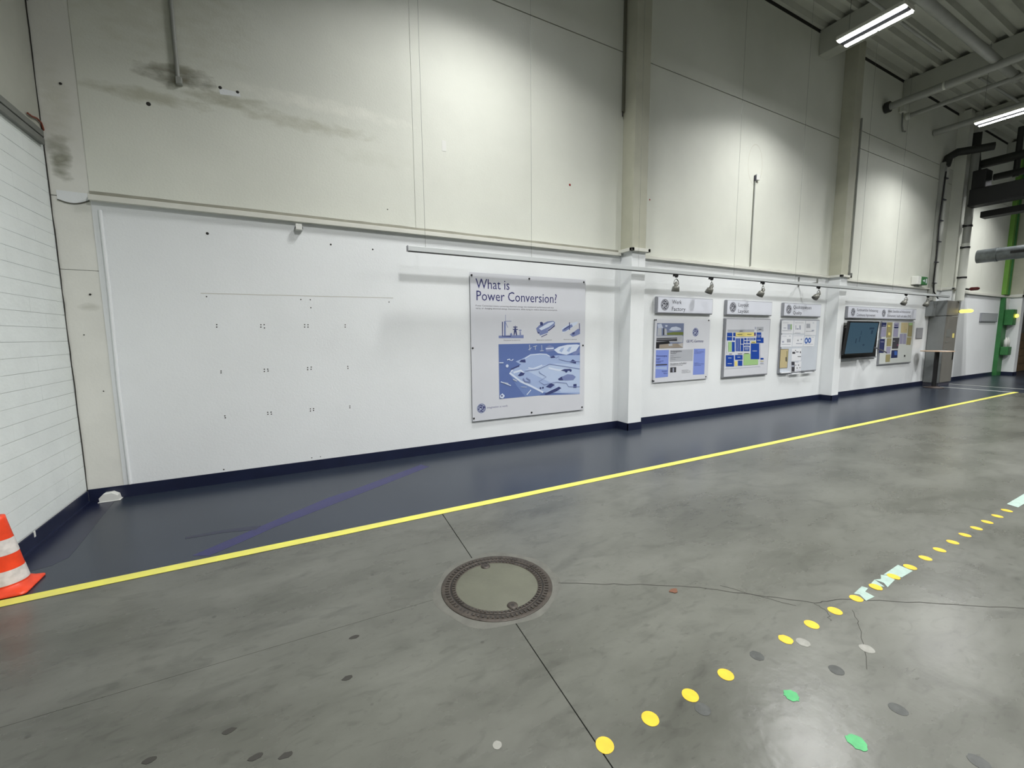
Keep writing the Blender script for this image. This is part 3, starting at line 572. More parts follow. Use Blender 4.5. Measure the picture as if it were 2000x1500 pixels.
# ---- framed boards
def framed(name, x0, x1, z0, z1, dep, label, cat, face=m_print):
    c = empty(name, ((x0+x1)/2, W-dep, z0), label, cat)
    b = B(); b.box((x0, W-dep, z0), (x1, W, z1), m_frame, 0.014); b.build('frame', c)
    b = B(); b.box((x0+0.03, W-dep-0.003, z0+0.03), (x1-0.025, W-dep+0.003, z1-0.022), face, 0.001); b.build('face', c)
    return c
lb = framed('layout_board', 8.08, 9.65, 0.765, 2.03, 0.05, 'framed board with the blue, yellow and green floor plan', 'board')
lc = lambda x, y, yy=W-0.054: wp(1400+x/8.336, 570+y/8.333, yy)
R4 = lambda a, b_, c_, d_: [(a, b_), (c_, b_), (c_, d_), (a, d_)]
items = [('p', 'lgrey', [(175, 615), (612, 612), (606, 655), (175, 658)]), ('p', 'lgrey', R4(650, 570, 760, 645)), ('p', 'grey', R4(618, 570, 640, 612))]
for r_ in ((168, 665, 252, 730), (165, 733, 250, 792), (267, 665, 306, 722), (263, 740, 297, 792), (245, 815, 292, 975), (308, 757, 328, 968), (333, 757, 352, 968), (357, 757, 378, 968), (392, 757, 434, 845), (388, 857, 430, 968), (447, 752, 486, 785), (500, 752, 630, 785), (446, 800, 486, 832), (497, 800, 538, 832),
           (444, 848, 536, 882), (442, 898, 532, 965), (650, 660, 724, 745), (642, 745, 762, 832), (553, 840, 692, 1095), (148, 1032, 280, 1215), (298, 1028, 420, 1105), (345, 1118, 416, 1203), (610, 662, 634, 700), (712, 1075, 762, 1102)):
    items.append(('p', 'blue', R4(*r_)))
items += [('p', 'yellow', [(308, 662), (608, 658), (606, 725), (308, 728)]), ('p', 'yellow', R4(562, 805, 640, 838)), ('p', 'yellow', R4(292, 1128, 332, 1208)), ('p', 'green', R4(188, 812, 240, 975)), ('p', 'green', [(440, 1005), (548, 1005), (545, 1098), (675, 1098), (672, 1185), (434, 1196)]),
          ('p', 'grey', R4(160, 812, 164, 1005)), ('p', 'grey', R4(706, 850, 711, 1085)), ('p', 'grey', R4(712, 1120, 762, 1135)), ('p', 'yellow', R4(712, 1124, 760, 1132)), ('p', 'grey', R4(710, 1155, 762, 1172)), ('p', 'purple', R4(616, 682, 632, 716)), ('l', 'yellow', [(444, 660), (440, 726)], .004),
          ('l', 'grey', [(140, 1250), (710, 1215)], .006)]
for x, y, wd in ((185, 1076, 55), (175, 1168, 70), (335, 1064, 48), (580, 962, 75), (658, 706, 58), (662, 732, 45), (655, 788, 60), (455, 918, 65), (455, 942, 60), (178, 730, 65), (458, 866, 60), (515, 768, 95)):
    items.append(('p', 'cloud', R4(x, y-5, x+wd, y+5)))
for x, y, wd in ((372, 640, 50), (335, 694, 80), (495, 692, 70), (685, 610, 45), (205, 1010, 45), (342, 1008, 75), (448, 1002, 75), (570, 820, 55)):
    items.append(('p', 'char', R4(x, y-4, x+wd, y+4)))
draw('floor_plan', items, 'colour-coded site plan', y=W-0.0535, conv=lc, parent=lb)
qb = framed('quality_board', 10.09, 11.68, 0.765, 2.03, 0.05, 'framed quality notice board with nine document pockets and blue ring charts', 'board', face=mat('quality_board_face', s(198, 204, 212), 0.3))
qc = lambda x, y, yy=W-0.054: wp(1510+x/9.38, 580+y/9.375, yy)
def sheet(parent, conv, quad, ya, marks, nm='paper_sheet', base='paper', label=None):
    b = B(); b.slab([conv(x, y, ya) for x, y in quad], (0, 0.0015, 0), base if not isinstance(base, str) else m_glass_p)
    for i, mk in enumerate(marks):
        yy = ya-0.0005-0.0002*i
        if mk[0] == 'r': b.poly([conv(x, y, yy) for x, y in R4(*mk[2])], INK[mk[1]])
        elif mk[0] == 'o': p = conv(*mk[2], yy); disc(b, (p.x, yy, p.z), mk[3], INK[mk[1]], 16)
        elif mk[0] == 'l': add_ribbon(b, [conv(x, y, yy) for x, y in mk[2]], mk[3], INK[mk[1]])
    o = b.build(nm, parent)
    if label: o['label'] = label
    return o
ys = W-0.056
sheet(qb, qc, [(160, 430), (378, 432), (362, 672), (150, 668)], ys, [('r', 'grey', (262, 498, 345, 598)), ('r', 'lgrey', (170, 612, 335, 624)), ('r', 'grey', (190, 560, 240, 575)), ('r', 'green', (318, 500, 342, 596)), ('r', 'lgrey', (180, 470, 285, 476))])
sheet(qb, qc, [(390, 432), (592, 436), (572, 672), (374, 668)], ys, [('r', 'grey', (410, 520, 424, 598)), ('r', 'grey', (430, 572, 470, 596)), ('r', 'grey', (480, 520, 505, 598)), ('r', 'lgrey', (400, 655, 500, 663)), ('r', 'lgrey', (400, 470, 560, 476))])
sheet(qb, qc, [(600, 436), (800, 440), (780, 700), (578, 700)], ys, [('r', 'lgrey', (610, 490, 680, 570)), ('r', 'grey', (705, 602, 752, 622)), ('r', 'lgrey', (600, 625, 740, 635)), ('r', 'grey', (725, 470, 750, 480))])
sheet(qb, qc, [(148, 690), (356, 686), (338, 912), (134, 915)], ys, [('r', 'grey', (162, 805, 200, 838)), ('r', 'lgrey', (252, 770, 322, 832)), ('r', 'lgrey', (155, 862, 320, 872)), ('r', 'grey', (290, 712, 322, 722)), ('r', 'grey', (165, 716, 245, 722))])
sheet(qb, qc, [(372, 686), (566, 700), (540, 905), (348, 908)], ys, [('r', 'grey', (505, 765, 530, 790)), ('r', 'grey', (420, 848, 532, 862)), ('r', 'lgrey', (440, 780, 470, 810)), ('r', 'grey', (385, 708, 540, 714))])
sheet(qb, qc, [(578, 720), (770, 720), (748, 900), (552, 905)], ys, [('o', 'bluep', (608, 800), .075), ('o', 'pale', (608, 800), .034), ('o', 'bluep', (668, 795), .07), ('o', 'pale', (668, 795), .032), ('r', 'grey', (705, 735, 745, 742)), ('r', 'lgrey', (570, 862, 735, 868))], label='sheet with two blue ring charts')
sheet(qb, qc, [(134, 955), (284, 952), (258, 1300), (114, 1306)], ys, [('r', 'olive', (245, 990, 262, 1190)), ('r', 'char', (230, 1100, 248, 1180)), ('l', 'char', [(136, 957), (282, 954), (257, 1298), (116, 1304), (136, 957)], .012)], base=INK['tan'], label='yellowed sheet in a black frame')
sheet(qb, qc, [(346, 945), (522, 942), (505, 1165), (336, 1175)], ys, [('r', 'char', (352, 1005, 405, 1042)), ('r', 'char', (418, 1000, 468, 1012)), ('r', 'char', (404, 972, 420, 988)), ('r', 'char', (492, 995, 508, 1030)), ('r', 'char', (450, 1086, 512, 1096))])
sheet(qb, qc, [(334, 1185), (520, 1178), (505, 1362), (322, 1368)], ys-0.004, [('r', 'char', (336, 1186, 394, 1364)), ('r', 'grey', (340, 1248, 382, 1280)), ('r', 'grey', (398, 1185, 465, 1196)), ('r', 'char', (458, 1238, 474, 1258)), ('r', 'char', (430, 1290, 446, 1312)), ('r', 'char', (484, 1285, 496, 1305)), ('r', 'char', (408, 1240, 420, 1262)), ('r', 'grey', (408, 1338, 490, 1346))], label='sheet with a black side band')
for qd in ([(132, 1352), (300, 1348), (300, 1378), (90, 1392)], [(322, 1375), (500, 1360), (480, 1392), (300, 1402)], [(560, 1348), (735, 1330), (700, 1376), (580, 1376)]):
    p = qc(*qd[0], W-0.05); p2 = qc(*qd[2], W-0.05); b = B(); b.box((p.x, W-0.09, p2.z-0.01), (max(p2.x, p.x+0.28), W-0.05, p2.z+0.012), m_glass_p, 0.004); b.build('pen_tray', qb)

# ---- pin board beyond the screen
pb = framed('pin_board', 14.92, 17.02, 0.77, 2.03, 0.045, 'framed pin board covered in yellow, blue and lilac notices', 'board', face=mat('pin_board_face', s(196, 200, 196), 0.5))
vc = lambda x, y, yy=W-0.049: wp(1630+x/8.82, 560+y/8.824, yy)
yv = W-0.051
for qd, base, mk in (([(815, 615), (898, 615), (888, 690), (810, 690)], 'navy', [('r', 'lilac', (830, 665, 885, 672))]), ([(812, 700), (890, 700), (882, 862), (790, 865)], 'lilac', [('r', 'grey', (820, 730, 875, 736))]),
     ([(905, 612), (1000, 614), (982, 880), (890, 878)], 'olive', [('r', 'yellow', (915, 665, 960, 690)), ('r', 'yellow', (925, 790, 960, 835))]), ([(1030, 618), (1115, 618), (1102, 718), (1020, 715)], 'lilac', [('r', 'navy', (1035, 655, 1090, 668)), ('r', 'navy', (1028, 690, 1098, 718))]),
     ([(1022, 728), (1100, 728), (1090, 868), (1008, 862)], 'lilac', []), ([(1152, 618), (1270, 620), (1250, 798), (1140, 792)], 'tan', [('r', 'olive', (1225, 735, 1240, 750))]), ([(1275, 622), (1350, 622), (1330, 862), (1255, 858)], 'olive', [('r', 'green', (1285, 625, 1345, 665))]),
     ([(1128, 812), (1180, 812), (1170, 985), (1115, 985)], 'lilac', []), ([(1188, 812), (1242, 812), (1228, 988), (1178, 985)], 'lilac', []), ([(1250, 872), (1328, 872), (1308, 1002), (1235, 1000)], 'olive', []),
     ([(785, 900), (870, 898), (848, 1140), (765, 1140)], 'navy', [('r', 'lilac', (795, 945, 850, 955))]), ([(905, 892), (985, 890), (972, 1025), (895, 1025)], 'olive', []), ([(1005, 880), (1118, 878), (1095, 1065), (988, 1070)], 'char', [('r', 'lgrey', (1008, 932, 1040, 942)), ('r', 'purple', (1075, 990, 1100, 1020))]),
     ([(898, 1035), (970, 1032), (958, 1150), (885, 1150)], 'lilac', []), ([(985, 1095), (1090, 1090), (1082, 1222), (972, 1230)], 'navy', [('r', 'bluep', (1030, 1110, 1080, 1180))]), ([(885, 1168), (965, 1165), (950, 1292), (875, 1300)], 'olive', [])):
    sheet(pb, vc, qd, yv, mk, base=INK[base], nm='notice')
b = B(); p = vc(1205, 1190, yv); b.lathe((p.x, yv+0.003, p.z), [(0.03, 0), (0.028, 0.015), (0.0001, 0.017)], m_blk, 14, axis=1); b.build('magnet', pb)
# small grey notice right of it
c = framed('wall_notice', 17.28, 17.74, 1.50, 1.84, 0.02, 'small grey framed notice between pin board and cabinet', 'sign', face=mat('grey_notice_face', s(150, 152, 156), 0.5))
c = framed('wall_notice', 22.45, 24.15, 2.07, 2.40, 0.05, 'wide grey blank sign on the far wall left of the green post', 'sign', face=mat('grey_sign_face', s(158, 162, 166), 0.5))

# ---- screen on a tilted mount, dark backing board
c = empty('backing_board', (13.75, W-0.03, 1.0), 'black backing board on the wall behind the tilted screen', 'board')
b = B(); b.box((12.87, W-0.03, 1.02), (14.75, W-0.002, 1.97), m_blk, 0.004); b.build('panel', c)
b = B(); b.box((12.85, W-0.045, 1.00), (14.77, W-0.002, 1.03), m_frame, 0.003); b.build('lower_rail', c)
tv = empty('television', (13.03, 5.44, 1.57), 'black flat screen tilted down on a swivel arm beyond the second column', 'television')
til = 0.09; nrm = Vector((0, -math.cos(til), -math.sin(til))); upv = Vector((0, -math.sin(til), math.cos(til))); C0 = Vector((13.033, 5.442, 1.568)); hw, hh = 0.757, 0.426
def tvp(u, v, d): return C0 + Vector((u, 0, 0)) + upv*v + nrm*d
def tvbox(u0, u1, v0, v1, d0, d1, mt, name, par=tv):
    b = B(); b.hull([tvp(u, v, d) for u in (u0, u1) for v in (v0, v1) for d in (d0, d1)], mt); return b.build(name, par)
tvbox(-hw, hw, -hh, hh, -0.05, 0, m_blk, 'case')
for u0, u1, v0, v1 in ((-hw, hw, hh-0.035, hh), (-hw, hw, -hh, -hh+0.035), (-hw, -hw+0.03, -hh, hh), (hw-0.03, hw, -hh, hh)): tvbox(u0, u1, v0, v1, 0, 0.008, m_blk, 'bezel')
tvbox(-hw+0.03, hw-0.03, -hh+0.035, hh-0.035, 0, 0.003, m_screen, 'screen')
m_st = mat('screen_text', s(8, 12, 18), 0.3, emit=s(50, 74, 96), es=0.5)
for u, v, ww_, h_ in ((-0.30, -0.13, .05, .12), (-0.12, -0.10, .04, .14), (-0.1, .08, .03, .1), (0.3, .22, .25, .05), (0.42, .1, .1, .1), (.1, -.2, .1, .04)):
    b = B(); b.poly([tvp(u, v, 0.0036), tvp(u+ww_, v, 0.0036), tvp(u+ww_, v+h_, 0.0036), tvp(u, v+h_, 0.0036)], m_st); b.build('screen_text', tv)
b = B(); b.tube([tvp(-0.6, 0.25, -0.05), (12.5, 5.60, 1.85), (12.42, 5.62, 1.90), (12.36, 5.66, 1.92)], 0.022, m_galv, 8); b.build('swivel_arm', tv)
b = B(); b.box((12.352, 5.60, 1.80), (12.40, 5.74, 2.06), m_galv, 0.006); b.box((12.40, 5.56, 1.88), (12.62, 5.64, 1.96), m_galv, 0.006); b.build('wall_bracket', tv)
kb = empty('shelf_arm', (14.6, 5.5, 1.3), 'small dark tilted shelf on an arm at the right of the screen', 'shelf')
P1 = [at(1, 5.45, *q_) + Vector((0.08, 0, 0)) for q_ in ((1708, 677), (1717, 676), (1731, 686), (1718, 688))]
b = B(); b.slab([(P1[0].x, 5.5, P1[0].z), (P1[1].x, 5.62, P1[1].z), (P1[2].x, 5.5, P1[2].z), (P1[3].x, 5.32, P1[3].z)], (0, 0, -0.03), m_dkgrey); b.build('tray', kb)
b = B(); b.tube([(P1[0].x+0.1, 5.5, P1[0].z-0.04), (P1[0].x+0.05, 5.62, P1[0].z-0.12), (P1[0].x+0.05, W-0.035, P1[0].z-0.1)], 0.025, m_galv, 8); b.build('arm', kb)

# ---- lighting track with its spotlights
YT, ZT = 5.40, 2.755
tr = empty('lighting_track', (1.38, YT, ZT), 'long pale grey suspended lighting track below the ledge', 'lighting track')
b = B(); b.box((1.385, YT-0.03, ZT+0.004), (18.08, YT+0.03, ZT+0.066), m_alu, 0.003); b.build('rail', tr)
b = B(); b.box((1.39, YT-0.022, ZT-0.003), (18.07, YT+0.022, ZT+0.005), m_blk); b.build('conductor_slot', tr)
b = B(); b.box((1.378, YT-0.032, ZT), (1.386, YT+0.032, ZT+0.068), m_frame); b.build('end_cap', tr)
for px in (831, 1038, 1247, 1433, 1553, 1674, 1743):
    x = at(1, YT, px, {831: 483, 1038: 500, 1247: 520, 1433: 537, 1553: 547, 1674: 560, 1743: 566}[px]).x
    b = B(); b.tube([(x, YT, ZT+0.066), (x-0.01, YT, 8.39)], 0.0022, m_galv, 4, False); b.build('suspension_wire', tr)
for x in (10.72,):
    b = B(); b.box((x-0.012, YT+0.0, ZT+0.067), (x+0.012, W-0.002, ZT+0.10), m_galv, 0.003); b.box((x-0.015, W-0.02, ZT+0.03), (x+0.015, W-0.002, ZT+0.26), m_galv, 0.003); b.box((x-0.01, YT-0.0, ZT+0.1), (x+0.01, YT+0.03, ZT+0.2), m_galv, 0.003); b.build('wall_bracket', tr)
def spotlight(x, az, tilt, label, zoff=0):
    """az: direction the shade points sideways; built of adapter, yoke, lamp head and shade"""
    c = empty('track_spotlight', (x, YT, ZT-0.28), label, 'spotlight', 'spotlights under the lighting track')
    z = ZT-0.004
    b = B(); b.box((x-0.055, YT-0.018, z-0.035), (x+0.05, YT+0.018, z), m_blk, 0.005); b.box((x-0.005, YT-0.014, z-0.05), (x+0.04, YT+0.014, z-0.03), m_blk, 0.003); b.build('adapter', c)
    b = B(); b.tube([(x+0.02, YT, z-0.05), (x+0.02, YT, z-0.075)], 0.005, m_alu, 8); b.build('stem', c)
    top = Vector((x+0.02, YT, z-0.075)); piv = top + Vector((0, 0, -0.095))
    d = Vector((math.sin(az)*math.sin(tilt), math.cos(az)*math.sin(tilt), -math.cos(tilt)))
    side = Vector((math.cos(az), -math.sin(az), 0))
    b = B(); b.tube([piv + side*0.062*math.cos(t_*math.pi/12) + Vector((0, 0, 0.095*math.sin(t_*math.pi/12))) for t_ in range(13)], 0.006, m_lampgrey, 8); b.build('yoke', c)
    def cone(prof, mt, nm):
        u = side; v = d.cross(u).normalized(); q = B(); n = 20; vs = []
        for r, h in prof: vs += [piv + d*h + (u*math.cos(2*math.pi*j/n)+v*math.sin(2*math.pi*j/n))*r for j in range(n)]
        q.add(vs, [(i*n+j, i*n+(j+1) % n, (i+1)*n+(j+1) % n, (i+1)*n+j) for i in range(len(prof)-1) for j in range(n)], mt, True); return q.build(nm, c)
    cone([(0.0001, -0.05), (0.018, -0.048), (0.020, -0.035), (0.034, -0.028), (0.036, 0.05)], m_lampgrey, 'lamp_head')
    cone([(0.036, 0.03), (0.058, 0.035), (0.062, 0.06), (0.068, 0.125), (0.064, 0.125), (0.056, 0.05), (0.0001, 0.045)], m_lampgrey, 'shade')
    b = B(); b.tube([top, top+Vector((0.03, 0, -0.03)), top+Vector((0.055, 0, -0.055)), top+Vector((0.02, 0, -0.06)), piv - d*0.045], 0.004, m_dkgrey, 6); b.build('flex', c)
spotlight(6.14, 0.0, 0.12, 'track spotlight above the factory sign, pointing straight down')
spotlight(7.08, -0.9, 0.42, 'track spotlight second from the left, tilted towards the wall')
spotlight(8.67, -0.9, 0.5, 'track spotlight above the layout sign')
spotlight(10.76, -1.0, 0.75, 'track spotlight above the quality sign, hung at the wall bracket')
spotlight(15.18, -1.0, 0.6, 'track spotlight beyond the second column, above the long sign')
spotlight(16.6, -1.0, 0.5, 'last track spotlight at the far end by the grey cabinet')

# ---- ceiling lamps
def highbay(x, y, label):
    c = empty('ceiling_lamp', (x, y, LAMP_Z), label, 'lamp', 'twin-strip hall lamps')
    b = B(); b.box((x-0.17, y-0.46, LAMP_Z+0.012), (x+0.17, y+0.46, LAMP_Z+0.075), m_lhouse, 0.01); b.build('housing', c)
    for sx in (-0.115, 0.115):
        b = B(); b.box((x+sx-0.04, y-0.445, LAMP_Z-0.008), (x+sx+0.04, y-0.008, LAMP_Z+0.011), m_lamp, 0.006); b.box((x+sx-0.04, y+0.008, LAMP_Z-0.008), (x+sx+0.04, y+0.445, LAMP_Z+0.011), m_lamp, 0.006); b.build('light_strip', c)
    b = B(); b.box((x-0.06, y-0.45, LAMP_Z-0.004), (x+0.06, y+0.45, LAMP_Z+0.011), m_dkgrey); b.build('centre_bar', c)
    b = B()
    for sy in (-0.35, 0.35): b.tube([(x, y+sy, LAMP_Z+0.07), (x, y+sy, ZC)], 0.004, m_galv, 6)
    b.build('hanger', c)
for x, y in LAMPS:
    lab = {(8.7, 3.84): 'bright twin-strip lamp hanging at the top right', (14.9, 3.84): 'bright twin-strip lamp at the right edge above the dark pipes'}.get((x, y), 'twin-strip hall lamp, %s row from the wall, %s along the hall' % ({3.84: 'first', 0.0: 'second', -3.84: 'third'}[y], {2: 'first', 8: 'second', 14: 'third', 21: 'fourth', 1: 'first', 7: 'second', 13: 'third', 20: 'fourth', 14.0: 'third'}[int(x)]))
    if (x, y) in ((2.45, -3.84),): pass
    highbay(x, y, lab)

# ---- pipes under the roof
PIPES = 'pale pipes under the roof'
def pipe(pts, r, mt, label, flange=None, grp=PIPES, n=14):
    c = empty('roof_pipe', pts[0], label, 'pipe', grp); b = B(); b.tube(pts, r, mt, n); b.build('tube', c)
    if flange:
        for f_ in flange:
            b = B(); b.tube(f_[:2], f_[2], f_[3], 14); b.build('collar', c)
    return c
pipe([(14.1, W-0.02, 7.50), (14.1, -6, 7.50)], 0.085, m_pipeg, 'nearest pale pipe leaving the wall under the roof, with a dark collar', [((14.1, W-0.02, 7.5), (14.1, W-0.12, 7.5), 0.13, m_dpipe), ((14.1, 4.7, 7.5), (14.1, 4.66, 7.5), 0.095, m_pipe)])
pipe([(15.2, W-0.1, 7.52), (15.2, -6, 7.52)], 0.055, m_pipeg, 'thinner pale pipe leaving the wall just beyond the nearest one', [((15.2, W-0.06, 7.52), (15.2, W-0.14, 7.52), 0.09, m_pipe)])
pipe([(17.1, W-0.02, 7.50), (17.1, -6, 7.50)], 0.085, m_pipeg, 'farthest pale pipe leaving the wall, above the second lamp')
pipe([(15.45, 3.87, 7.62), (2.0, 3.87, 7.62), (-1.6, 3.87, 7.62)], 0.085, m_pipeg, 'long pale pipe running lengthwise above the nearest lamp', [((15.3, 3.87, 7.62), (15.5, 3.87, 7.62), 0.11, m_pipeg)])
pipe([(13.3, 4.55, 7.95), (4.0, 4.55, 7.95)], 0.03, m_pipeg, 'thin lengthwise conduit between lamp and wall under the roof')
pipe([(19.0, 4.4, 7.95), (15.5, 4.5, 7.95)], 0.03, m_pipeg, 'short thin conduit near the second lamp under the roof')
# fittings at the wall end of the second pipe
c = empty('wall_valve', (15.1, W-0.08, 7.3), 'small pale valve fitting on the wall below the roof pipes', 'valve')
b = B(); b.box((14.86, W-0.12, 7.56), (15.06, W-0.002, 7.72), m_pipe, 0.02); b.build('body', c)
b = B(); b.tube([(14.95, W-0.06, 7.56), (14.98, W-0.06, 7.25), (15.06, W-0.06, 7.12), (15.2, W-0.06, 7.14)], 0.02, m_galv, 8); b.build('pipe_bend', c)

# ---- far services: duct box, cable, drain pipe
c = empty('wall_trunking', (17.95, W-0.08, 4), 'tall grey trunking up the wall above the cabinet, bending into the hall', 'trunking')
b = B(); b.box((17.80, W-0.12, 2.68), (17.96, W-0.002, 6.8), m_pipeg, 0.01); b.build('duct_left', c)
b = B(); b.box((17.99, W-0.10, 2.68), (18.20, W-0.002, 6.75), m_pipe, 0.01); b.build('duct_right', c)
b = B(); b.tube([(17.95, W-0.08, 6.7), (17.98, W-0.12, 6.95), (18.15, W-0.25, 7.08), (18.4, W-0.5, 7.1), (18.6, W-0.9, 7.1)], 0.11, m_dpipe, 12); b.build('bend', c)
c = empty('cable', (17.8, 5.66, 4), 'black vertical cable held by clips, dropping onto the cabinet', 'cable')
b = B(); cp = [at(1, 5.68, *q_) for q_ in ((1848, 335), (1843, 370), (1835, 430), (1829, 500), (1823, 552), (1824, 570), (1832, 583))]
b.tube([p for p in cp], 0.018, m_blk, 8); b.build('core', c)
for px, py in ((1848, 348), (1844, 390), (1838, 431), (1834, 472), (1829, 512), (1825, 553)):
    p = at(1, 5.69, px, py); b = B(); b.box((p.x-0.10, 5.66, p.z-0.012), (p.x+0.10, 5.72, p.z+0.012), m_dkgrey, 0.003); b.build('clip', c)
dp = empty('drain_pipe', (18.95, 5.40, 2.7), 'fat white vertical pipe with black straps above the cabinet', 'pipe')
b = B(); b.tube([(18.93, 5.40, 2.69), (18.93, 5.40, 4.45)], 0.105, m_pipe, 16); b.build('lower_tube', dp)
b = B(); b.tube([(18.93, 5.40, 4.45), (18.93, 5.40, 7.2)], 0.095, m_pipeg, 16); b.build('upper_tube', dp)
for z in (3.38, 4.3, 4.95):
    b = B(); b.tube([(18.93, 5.40, z), (18.93, 5.40, z+0.05)], 0.115, m_blk, 16); b.box((18.62, 5.40, z+0.01), (18.93, 5.43, z+0.04), m_blk); b.build('strap', dp)
# crane girder, dark pipes, round duct
c = empty('crane_girder', (18.65, 5, 5.5), 'massive black girder crossing the far bay', 'girder')
b = B(); b.box((18.42, -6, 5.52), (18.75, 5.30, 5.95), m_black, 0.01); b.box((18.38, 4.2, 5.46), (18.80, 5.30, 5.52), m_black); b.build('beam', c)
b = B(); b.box((19.1, -6, 5.2), (19.5, 5.2, 5.38), m_black, 0.01); b.build('lower_flange', c)
b = B(); b.box((18.5, 5.0, 5.95), (19.0, 5.3, 6.5), m_black, 0.02); b.build('end_block', c)
for (y0, z, r, lab) in ((5.4, 6.90, 0.13, 'upper black pipe crossing the far bay above the girder'), (5.1, 6.42, 0.10, 'lower black pipe crossing the far bay above the girder')):
    pipe([(19.5, y0, z), (19.5, -6, z)], r, m_dpipe, lab, None, 'black pipes of the far bay')
pipe([(19.5, 5.62, 7.9), (19.5, 5.62, 7.4), (19.4, 5.55, 6.95), (19.35, 5.5, 6.6), (19.3, 5.45, 6.0)], 0.16, m_dpipe, 'thick black pipe dropping from the roof to the girder', None, 'black pipes of the far bay')
pipe([(19.5, 4.65, 7.7), (19.5, 4.65, 6.3)], 0.07, m_dpipe, 'short black vertical pipe linking the crossing pipes', None, 'black pipes of the far bay')
c = empty('air_duct', (20.5, 5.4, 4.2), 'fat grey round duct end crossing the green post', 'duct')
b = B(); b.tube([(20.5, 5.53, 4.19), (20.5, 5.1, 4.19)], 0.215, m_duct, 24); b.build('end_collar', c)
b = B(); b.tube([(20.5, 5.1, 4.19), (20.5, -6, 4.19)], 0.205, m_duct, 24); b.build('tube', c)
b = B(); b.tube([(20.5, 5.13, 4.19), (20.5, 5.07, 4.19)], 0.225, m_duct, 24); b.build('seam_ring', c)
b = B(); b.box((20.27, -2, 4.15), (20.32, 4.75, 4.23), m_blk); b.build('slot', c)
# emergency signs
def exit_arrow(b, x0, x1, z0, z1, y):
    wd = x1-x0; h = z1-z0
    b.poly([(x0+wd*u, y, z0+h*v) for u, v in ((.12, .4), (.35, .4), (.35, .2), (.55, .5), (.35, .8), (.35, .6), (.12, .6))], m_sign)
    b.poly([(x0+wd*u, y, z0+h*v) for u, v in ((.68, .12), (.9, .12), (.9, .88), (.68, .88))], m_sign)
c = empty('emergency_light', (16.95, W-0.1, 3.1), 'white emergency light box with a green exit symbol, standing on the ledge', 'emergency light')
b = B(); b.box((16.60, W-0.16, 3.12), (16.84, W-0.002, 3.36), m_whiteP, 0.015); b.build('body', c)
b = B(); b.box((16.84, W-0.17, 3.12), (17.25, W-0.03, 3.36), m_green2, 0.02); b.build('lens', c)
b = B(); exit_arrow(b, 16.87, 17.22, 3.15, 3.33, W-0.1715); b.build('exit_symbol', c)
b = B(); b.box((16.7, W-0.10, 3.078), (16.9, W-0.03, 3.125), m_galv); b.build('foot', c)
c = empty('exit_sign', (20.2, W-0.03, 3.55), 'small dark green exit sign on the wall beside the white pipe', 'sign')
b = B(); b.box((19.95, W-0.03, 3.56), (20.55, W-0.002, 3.76), m_green2, 0.004); b.build('plate', c)
b = B(); exit_arrow(b, 20.05, 20.45, 3.58, 3.74, W-0.031); b.build('exit_symbol', c)

# ---- tall cabinet
cb = empty('switch_cabinet', (18.5, 5.6, 0), 'tall grey steel cabinet against the wall at the end of the walkway', 'cabinet')
b = B(); b.box((18.1, 5.42, 0.10), (18.99, W-0.014, 2.20), m_cab, 0.006); b.build('lower_body', cb)
b = B(); b.box((18.1, 5.42, 2.215), (18.99, W-0.014, 2.68), m_cab, 0.006); b.build('upper_body', cb)
b = B(); b.box((18.12, 5.44, 0), (18.97, W-0.014, 0.10), m_dkgrey); b.build('plinth', cb)
b = B(); b.box((18.105, 5.405, 0.12), (18.985, 5.42, 2.19), m_cab2, 0.003); d_ = b.build('door', cb)
b = B(); b.box((18.86, 5.385, 0.82), (18.90, 5.405, 1.08), m_blk, 0.004); b.build('handle', d_)
b = B(); b.box((18.105, 5.405, 2.22), (18.985, 5.42, 2.67), m_cab2, 0.003); b.build('upper_door', cb)
b = B(); b.box((18.22, 5.400, 1.55), (18.50, 5.405, 1.80), m_galv); b.build('label_plate', d_)
b = B(); b.box((18.70, 5.400, 1.52), (18.84, 5.405, 1.66), INK['yellow']); b.build('warning_sticker', d_)
for z in (1.38, 1.16): 
    b = B(); b.box((18.2, 5.398, z), (18.42, 5.405, z+0.03), m_galv); b.build('vent_slot', d_)
c = empty('junction_box', (17.95, W-0.1, 2.2), 'grey metal connection box on the wall left of the tall cabinet top', 'junction box')
b = B(); b.box((17.80, W-0.17, 2.20), (18.09, W-0.002, 2.66), m_cab, 0.006); b.build('box', c)
b = B(); b.box((17.90, W-0.18, 2.46), (17.94, W-0.17, 2.58), m_galv); b.build('latch', c)

# ---- round bar table
tb = empty('bar_table', (17.5, 5.35, 0), 'round high table with a thin beech top in front of the cabinet', 'table')
b = B(); b.lathe((17.5, 5.35, 1.115), [(0.0001, 0), (0.375, 0), (0.385, 0.012), (0.375, 0.026), (0.0001, 0.026)], m_top, 40); b.build('table_top', tb)
b = B(); b.tube([(17.5, 5.35, 0.02), (17.5, 5.35, 1.115)], 0.055, m_blk, 16); b.build('pole', tb)
b = B(); b.lathe((17.5, 5.35, 0.003), [(0.0001, 0), (0.24, 0), (0.24, 0.015), (0.08, 0.05), (0.0001, 0.05)], mat('dark_brown_base', s(52, 42, 38), 0.5), 32); b.build('base_plate', tb)
b = B(); b.slab([(17.38, 5.12, 1.1415), (17.62, 5.08, 1.1415), (17.66, 5.28, 1.1415), (17.42, 5.32, 1.1415)], (0, 0, 0.003), m_glass_p)
tag(b.build('paper_sheet'), 'white sheet of paper lying on the high round table', 'paper')

